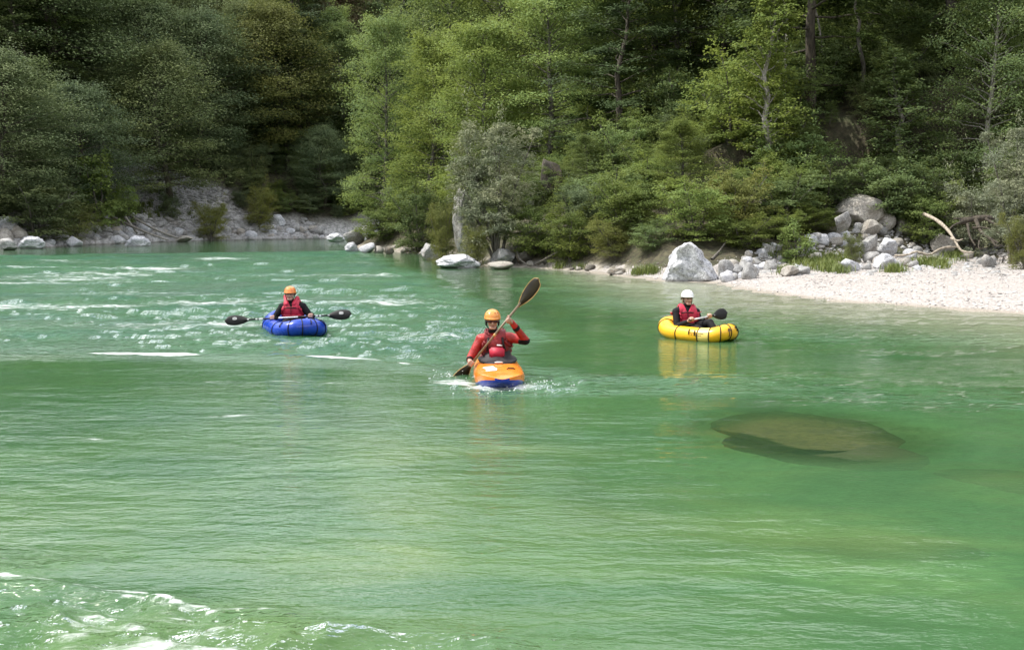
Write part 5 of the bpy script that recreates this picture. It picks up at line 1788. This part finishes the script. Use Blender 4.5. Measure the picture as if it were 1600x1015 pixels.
# ---- inflatable rafts
def make_raft(label, loc, heading, mat, alt, bands, floor_mat, half_len=0.95, half_w=0.47, r0=0.145, loops=(), prints=False):
    """closed tube; local -y is the bow"""
    root = bpy.data.objects.new('inflatable_raft', None)
    COL.objects.link(root)
    root.location = loc
    root.rotation_euler = (0, 0, heading)
    root.empty_display_size = 0.3
    tag(root, label, 'raft', 'inflatable rafts')
    a, b = half_len - r0, half_w - r0
    N, S = 120, 24

    def path(u):
        t = u * 2 * math.pi                                    # 0 = bow
        ex = 2 / 2.7
        cx, cy = math.sin(t), -math.cos(t)
        x = b * math.copysign(abs(cx) ** ex, cx)
        y = a * math.copysign(abs(cy) ** ex, cy)
        rise = 0.075 * max(0, -cy) ** 4 + 0.10 * max(0, cy) ** 3
        r_ = r0 * (1 + 0.02 * max(0, -cy) + 0.16 * max(0, cy) ** 2)
        return Vector((x, y, 0.105 + rise)), r_

    def frame(u):
        p, r_ = path(u)
        t = (path(u + 0.004)[0] - path(u - 0.004)[0]).normalized()
        o = t.cross(Vector((0, 0, 1))).normalized()
        return p, r_, o, Vector((0, 0, 1))
    bm = bmesh.new()
    rings = []
    for i in range(N):
        p, r_, o, z = frame(i / N)
        pinch = 1 - 0.018 * max(math.exp(-(((i / N - u) * N) / 1.1) ** 2) for u in bands)
        rings.append([bm.verts.new(p + (o * math.cos(k) + z * math.sin(k)) * r_ * pinch) for k in [2 * math.pi * j / S for j in range(S)]])
    for i in range(N):
        for j in range(S):
            f = bm.faces.new((rings[i][j], rings[i][(j + 1) % S], rings[(i + 1) % N][(j + 1) % S], rings[(i + 1) % N][j]))
            u = (i + 0.5) / N
            f.material_index = 1 if alt and any(x0 < u < x1 for x0, x1 in alt[1]) else 0
    bm_obj('tube', bm, [mat] + ([alt[0]] if alt else []), root)
    for u in bands:
        p, r_, o, z = frame(u)
        bm_obj('seam_tape', tube_bm([p + (o * math.cos(k) + z * math.sin(k)) * (r_ * 1.004) for k in [2 * math.pi * j / 28 for j in range(28)]], 0.0095, 6, True), M_BLACK, root)
    # floor
    bm = bmesh.new()
    c = bm.verts.new((0, 0, -0.015))
    ring = [bm.verts.new(path(i / 48)[0] * 1.0 + Vector((0, 0, -0.09))) for i in range(48)]
    for i in range(48):
        bm.faces.new((c, ring[i], ring[(i + 1) % 48]))
    bm_obj('floor', bm, floor_mat, root)
    bm = bmesh.new()
    bmesh.ops.create_cube(bm, size=1.0, matrix=Matrix.Translation((0, 0.30, 0.06)) @ Matrix.Diagonal((0.44, 0.42, 0.11, 1)))
    bmesh.ops.bevel(bm, geom=bm.edges[:], offset=0.04, segments=3, affect='EDGES')
    bm_obj('seat', bm, M_NEOPRENE, root)
    for (u, k0, ln, tilt) in loops:
        p, r_, o, z = frame(u)
        t = o.cross(z)
        pts = []
        for q in range(5):
            k = k0 + (q / 4 - 0.5) * ln / r_
            pts.append(p + (o * math.cos(k) + z * math.sin(k)) * (r_ + 0.006 + 0.008 * math.sin(math.pi * q / 4)) + t * tilt * (q / 4 - 0.5))
        bm_obj('grab_loop', tube_bm(pts, 0.0095, 6), M_BLACK, root)
    if prints:
        # dark round emblem on a bar, and a line of small print
        def spot(u, k, e=0.003):
            p, r_, o, z = frame(u)
            return p + (o * math.cos(k) + z * math.sin(k)) * (r_ + e)
        u0 = prints[0]
        bm = bmesh.new()
        c = bm.verts.new(spot(u0, 0.42, 0.005))
        ring = [bm.verts.new(spot(u0 + 0.0085 * math.cos(t), 0.42 + 0.24 * math.sin(t), 0.005)) for t in [2 * math.pi * k / 18 for k in range(18)]]
        for k in range(18):
            bm.faces.new((c, ring[k], ring[(k + 1) % 18]))
        bm_obj('emblem', bm, M_PRINT, root)
        bm_obj('emblem', tube_bm([spot(u0, 0.25 - 0.1 * k) for k in range(8)], 0.010, 6), M_PRINT, root)
        rr_ = random.Random(2)
        u = prints[1]
        for k in range(7):
            w = rr_.uniform(0.004, 0.008)
            pts = [spot(u, 0.42 + rr_.uniform(-.05, .05)), spot(u + w * 0.5, 0.30), spot(u + w, 0.40 + rr_.uniform(-.06, .06))]
            bm_obj('lettering', tube_bm(pts, 0.006, 5), M_PRINT, root)
            u += w + 0.003
        for k in range(5):
            bm_obj('lettering', tube_bm([spot(prints[1] + 0.004 + 0.010 * k, 0.14), spot(prints[1] + 0.010 + 0.010 * k, 0.10)], 0.005, 5), M_PRINT, root)
    return root


# ---- kayak
def make_kayak(label, loc, heading):
    root = bpy.data.objects.new('kayak', None)
    COL.objects.link(root)
    root.location = loc
    root.rotation_euler = (0, 0, heading)
    root.empty_display_size = 0.3
    tag(root, label, 'kayak')
    ys = [-1.28, -1.26, -1.20, -1.10, -0.95, -0.75, -0.5, -0.2, 0.15, 0.5, 0.8, 1.0, 1.15, 1.22]
    hw = [0.02, 0.09, 0.17, 0.235, 0.285, 0.315, 0.325, 0.325, 0.32, 0.30, 0.24, 0.17, 0.09, 0.02]
    kz = [0.11, 0.085, 0.045, -0.005, -0.055, -0.085, -0.10, -0.105, -0.10, -0.085, -0.04, 0.03, 0.10, 0.15]
    dz = [0.145, 0.16, 0.170, 0.180, 0.190, 0.205, 0.215, 0.205, 0.20, 0.19, 0.185, 0.18, 0.175, 0.15]
    K = 15

    def ring(i, part):
        out = []
        w, z0, z1 = hw[i], kz[i], dz[i]
        zc = z0 + (z1 - z0) * (0.52 + 0.46 * max(0.0, min(1.0, (-0.72 - ys[i]) / 0.36)))
        for k in range(K):
            t = math.pi * k / (K - 1)
            cx, sz_ = math.cos(t), math.sin(t)
            x = w * math.copysign(abs(cx) ** 0.62, cx)
            if part == 'deck':
                z = zc + (z1 - zc) * abs(sz_) ** 0.8
            else:
                z = zc - (zc - z0) * abs(sz_) ** 0.62
            out.append(Vector((x, ys[i], z)))
        return out
    for part, mat in (('deck', M_KORANGE), ('hull', M_KBLUE)):
        bm = bmesh.new()
        R_ = [[bm.verts.new(v_) for v_ in ring(i, part)] for i in range(len(ys))]
        for i in range(len(ys) - 1):
            for k in range(K - 1):
                f = bm.faces.new((R_[i][k], R_[i][k + 1], R_[i + 1][k + 1], R_[i + 1][k]))
                if part == 'hull':
                    f.material_index = 1 if (k in (0, K - 2)) and i > 0 else 0
        for e in (0, -1):
            bm.faces.new(R_[e])
        o = bm_obj(part, bm, [mat, M_KORANGE], root)
        sub = o.modifiers.new('s', 'SUBSURF')
        sub.levels = sub.render_levels = 2
    # cockpit rim, spray deck, grab handle, sticker
    cz = 0.225
    oval = lambda rx, ry, z_, n=36: [(rx * math.cos(t), 0.0 + ry * math.sin(t), z_ + 0.015 * math.sin(t)) for t in [2 * math.pi * k / n for k in range(n)]]
    bm_obj('cockpit_rim', tube_bm(oval(0.245, 0.40, cz - 0.01), 0.017, 8, True), M_BLACK, root)
    bm = bmesh.new()
    r1 = [bm.verts.new(v_) for v_ in oval(0.245, 0.40, cz)]
    r2 = [bm.verts.new(v_) for v_ in oval(0.19, 0.24, cz + 0.035)]
    r3 = [bm.verts.new(v_) for v_ in oval(0.165, 0.125, cz + 0.12)]
    for p_, q_ in ((r1, r2), (r2, r3)):
        for k in range(36):
            bm.faces.new((p_[k], p_[(k + 1) % 36], q_[(k + 1) % 36], q_[k]))
    bm_obj('spray_deck', bm, M_SKIRT, root)
    bm_obj('spray_deck_loop', tube_bm([(-0.05, -0.385, cz), (-0.03, -0.44, cz + 0.012), (0.03, -0.44, cz + 0.012), (0.05, -0.385, cz)], 0.010, 6), M_WHITE, root)
    bm_obj('grab_handle', tube_bm([(0.08, -0.80, 0.195), (0.10, -0.80, 0.212), (0.17, -0.78, 0.206), (0.19, -0.77, 0.186)], 0.009, 8), M_BLACK, root)
    for k, (x0, x1, y0, y1) in enumerate([(-0.20, -0.06, -0.90, -0.62)]):
        bm = bmesh.new()
        g_ = []
        for i in range(6):
            rowv = []
            for j in range(6):
                y_ = y0 + (y1 - y0) * i / 5
                x_ = x0 + (x1 - x0) * j / 5 + 0.02 * math.sin(i)
                w = np.interp(y_, ys, hw)
                zc = np.interp(y_, ys, kz) + (np.interp(y_, ys, dz) - np.interp(y_, ys, kz)) * 0.52
                cx = min(0.999, abs(x_) / w) ** (1 / 0.62)
                z_ = zc + (np.interp(y_, ys, dz) - zc) * (math.sqrt(1 - cx * cx)) ** 0.8 + 0.004
                rowv.append(bm.verts.new((x_, y_, z_)))
            g_.append(rowv)
        for i in range(5):
            for j in range(5):
                bm.faces.new((g_[i][j], g_[i][j + 1], g_[i + 1][j + 1], g_[i + 1][j]))
        bm_obj('sticker', bm, M_WHITE, root)
    return root


# ---- the three crews
# kayaker
make_kayak('orange whitewater kayak with blue hull coming straight at the viewer', (KAYAK[0] + 0.02, KAYAK[1], 0.0), 0.06)
pa, pb = Vector((-0.60, -0.24, -0.16)), Vector((0.575, -0.36, 1.31))
pd = (pb - pa).normalized()


def on(axis_a, axis_d, x):
    return axis_a + axis_d * ((x - axis_a.x) / axis_d.x)


hR, hL = on(pa, pd, -0.315), on(pa, pd, 0.155)
make_person('person in a red jacket and amber helmet, sunglasses on, paddling the orange kayak', (KAYAK[0], KAYAK[1], 0.0), 0.0,
            dict(pelvis=(0.0, 0.10, 0.17), chest=(-0.005, 0.02, 0.42), neck=(-0.03, -0.02, 0.595), head=(-0.045, -0.055, 0.745),
                 shR=(-0.20, 0.00, 0.485), elR=(-0.335, -0.05, 0.245), wrR=hR + Vector((-0.035, 0.07, 0.035)),
                 shL=(0.19, 0.00, 0.505), elL=(0.395, -0.06, 0.475), wrL=hL + Vector((0.055, 0.045, -0.045)),
                 knR=(-0.15, -0.42, 0.06), knL=(0.15, -0.42, 0.06), anR=(-0.11, -0.78, 0.03), anL=(0.11, -0.78, 0.03), face=0.06, nod=0.06),
            M_DRYTOP, M_PFD_DARK, M_AMBER_H,
            [(hR + Vector((-0.035, 0.07, 0.035)), hR, pd, (-0.6, 0.1, 0.5)), (hL + Vector((0.055, 0.045, -0.045)), hL, pd, (0.5, -0.6, -0.1), 0.023, -1)], glasses=True, sleeve_dark=True)
LP_ = (pb - pa).length
make_paddle('wooden paddle with dark blades held upright by the kayaker', (KAYAK[0], KAYAK[1], 0.0), 0.0, pa, pb, [M_WOOD], M_BLADE_WOOD, M_BLADE_EDGE, 0.46, 0.175, (0.3, -1, 0.1), (-0.55, -1, 0.25),
            sections=[(LP_ / 2 - 0.02, LP_ / 2 + 0.02, M_BLADE_EDGE, 0.018)])

# blue raft
BL = WD(458, 517, 19.0)
BL[2] = 0.0
RB = WD(460, 517, 18.78)
make_raft('blue inflatable raft with black seams, nose towards the viewer', (RB[0], RB[1], -0.01), 0.42, M_BLUE, None, [0.93, 0.99, 0.045, 0.11, 0.20, 0.30, 0.5, 0.7, 0.82], M_BLACK, half_len=0.97, half_w=0.53, r0=0.15, loops=[(0.02, 0.75, 0.10, -0.02), (0.10, 0.75, 0.12, 0.09), (0.88, 0.75, 0.10, 0.0)])
pa, pb = Vector((-1.165, -0.36, 0.225)), Vector((1.155, -0.34, 0.345))
pd = (pb - pa).normalized()
hR, hL = on(pa, pd, -0.30), on(pa, pd, 0.40)
make_person('person in a crimson life vest and orange helmet sitting in the blue raft', (BL[0], BL[1], 0.0), 0.0,
            dict(pelvis=(0.0, 0.06, 0.16), chest=(0.0, 0.02, 0.40), neck=(-0.02, 0.0, 0.565), head=(-0.035, -0.025, 0.690),
                 shR=(-0.19, 0.01, 0.455), elR=(-0.335, -0.03, 0.245), wrR=hR + Vector((0.0, 0.085, 0.025)),
                 shL=(0.19, 0.01, 0.455), elL=(0.36, -0.02, 0.245), wrL=hL + Vector((0.01, 0.085, 0.02)),
                 knR=(-0.05, -0.42, 0.19), knL=(0.20, -0.40, 0.19), anR=(0.05, -0.66, 0.08), anL=(0.22, -0.66, 0.08), toe=(0.02, -0.02, 0.10), face=0.05),
            M_NEOPRENE, M_PFD, M_ORANGE_H,
            [(hR + Vector((0.0, 0.085, 0.025)), hR, pd, (0, 0.25, 1)), (hL + Vector((0.01, 0.085, 0.02)), hL, pd, (0, 0.25, 1), 0.023, -1)], collar=True)
LP_ = (pb - pa).length
make_paddle('black-bladed paddle with a bright shaft held level across the blue raft', (BL[0], BL[1], 0.0), 0.0, pa, pb, [M_ALU], M_BLACK, None, 0.47, 0.19, (0.1, -1, 0.35), (-0.05, -1, 0.3), mark=True,
            sections=[(0.44, 0.56, M_BLACK, 0.0165), (0.70, 0.98, M_BLACK, 0.0165), (1.34, 1.66, M_BLACK, 0.0165), (LP_ - 0.56, LP_ - 0.44, M_BLACK, 0.0165), (0.60, 0.615, M_BLACK, 0.026), (LP_ - 0.615, LP_ - 0.60, M_BLACK, 0.026)])

# yellow raft
YL = WD(1073, 527, 17.95)
YL[2] = 0.0
RY = WD(1090, 527, 17.76)
make_raft('yellow inflatable raft with black seams, turned to the right', (RY[0], RY[1], -0.01), math.radians(42), M_YELLOW, (M_YELLOW_PALE, [(0.80, 0.86)]), [0.80, 0.86, 0.925, 0.985, 0.045, 0.10, 0.2, 0.32, 0.45, 0.58, 0.72], M_BLACK, half_len=0.76, half_w=0.40, r0=0.135,
          loops=[(0.765, 0.5, 0.10, 0.02), (0.79, 0.45, 0.09, 0.02), (0.02, 0.45, 0.08, 0.03), (0.13, 0.6, 0.10, 0.0)], prints=(0.972, 0.770))
pa, pb = Vector((-0.01, -0.31, 0.335)), Vector((0.70, -0.02, 0.435))
pd = (pb - pa).normalized()
hR, hL = pa + pd * 0.04, on(pa, pd, 0.36)
make_person('person in a crimson life vest and white helmet, seated in the yellow raft', (YL[0], YL[1], 0.0), 0.0,
            dict(pelvis=(0.0, 0.05, 0.17), chest=(-0.01, 0.02, 0.41), neck=(-0.005, 0.0, 0.570), head=(0.0, -0.02, 0.695),
                 shR=(-0.195, -0.02, 0.455), elR=(-0.20, -0.14, 0.215), wrR=hR + Vector((-0.065, 0.03, -0.035)),
                 shL=(0.165, 0.06, 0.445), elL=(0.24, 0.02, 0.230), wrL=hL + Vector((-0.045, 0.04, -0.055)),
                 knR=(0.12, -0.38, 0.20), knL=(0.35, -0.28, 0.29), anR=(0.34, -0.58, 0.08), anL=(0.46, -0.52, 0.08), toe=(0.08, -0.08, 0.02), face=0.22),
            M_NEOPRENE, M_PFD, M_WHITE,
            [(hR + Vector((-0.065, 0.03, -0.035)), hR, pd, (-0.2, -0.5, 0.8)), (hL + Vector((-0.045, 0.04, -0.055)), hL, pd, (0.0, -0.3, 1.0), 0.023, -1)], hair=True)
make_paddle('short black-bladed paddle held by the person in the yellow raft', (YL[0], YL[1], 0.0), 0.0, pa, pb, [M_ALU], M_BLACK, None, 0.30, 0.20, (0.2, -1, 0.3), (0.3, -1, 0.35), single=True, sections=[(0.05, 0.30, M_ALU, 0.016), (0.44, 0.50, M_BLACK, 0.019)])

# ---- spray thrown up round the kayak's bow and the dipping blade
r = np.random.default_rng(91)
VV, TT = [], []
for i in range(150):
    k = i % 3
    cx, cy, sx_, sz_ = [(KAYAK[0] - 0.62, KAYAK[1] - 0.32, 0.14, 0.05), (KAYAK[0] + 0.06, KAYAK[1] - 1.32, 0.30, 0.03), (KAYAK[0] + 0.50, KAYAK[1] - 0.9, 0.22, 0.03)][k]
    q = np.array([cx + r.normal(0, sx_), cy + r.normal(0, 0.12), abs(r.normal(0, sz_)) + 0.012])
    s_ = 0.003 + 0.007 * r.random() ** 2
    VV.append(octa * s_ * np.array([1.6, 1.2, 1]) + q)
    TT.append(otri + i * 6)
tag(link('spray', mesh_np('spray', np.concatenate(VV), tris=np.concatenate(TT), mat=plain('white_spray', (0.82, 0.85, 0.85), 0.2, 0.02), smooth_shade=True)), 'drops of white spray round the bow of the orange kayak', 'spray', kind='stuff')
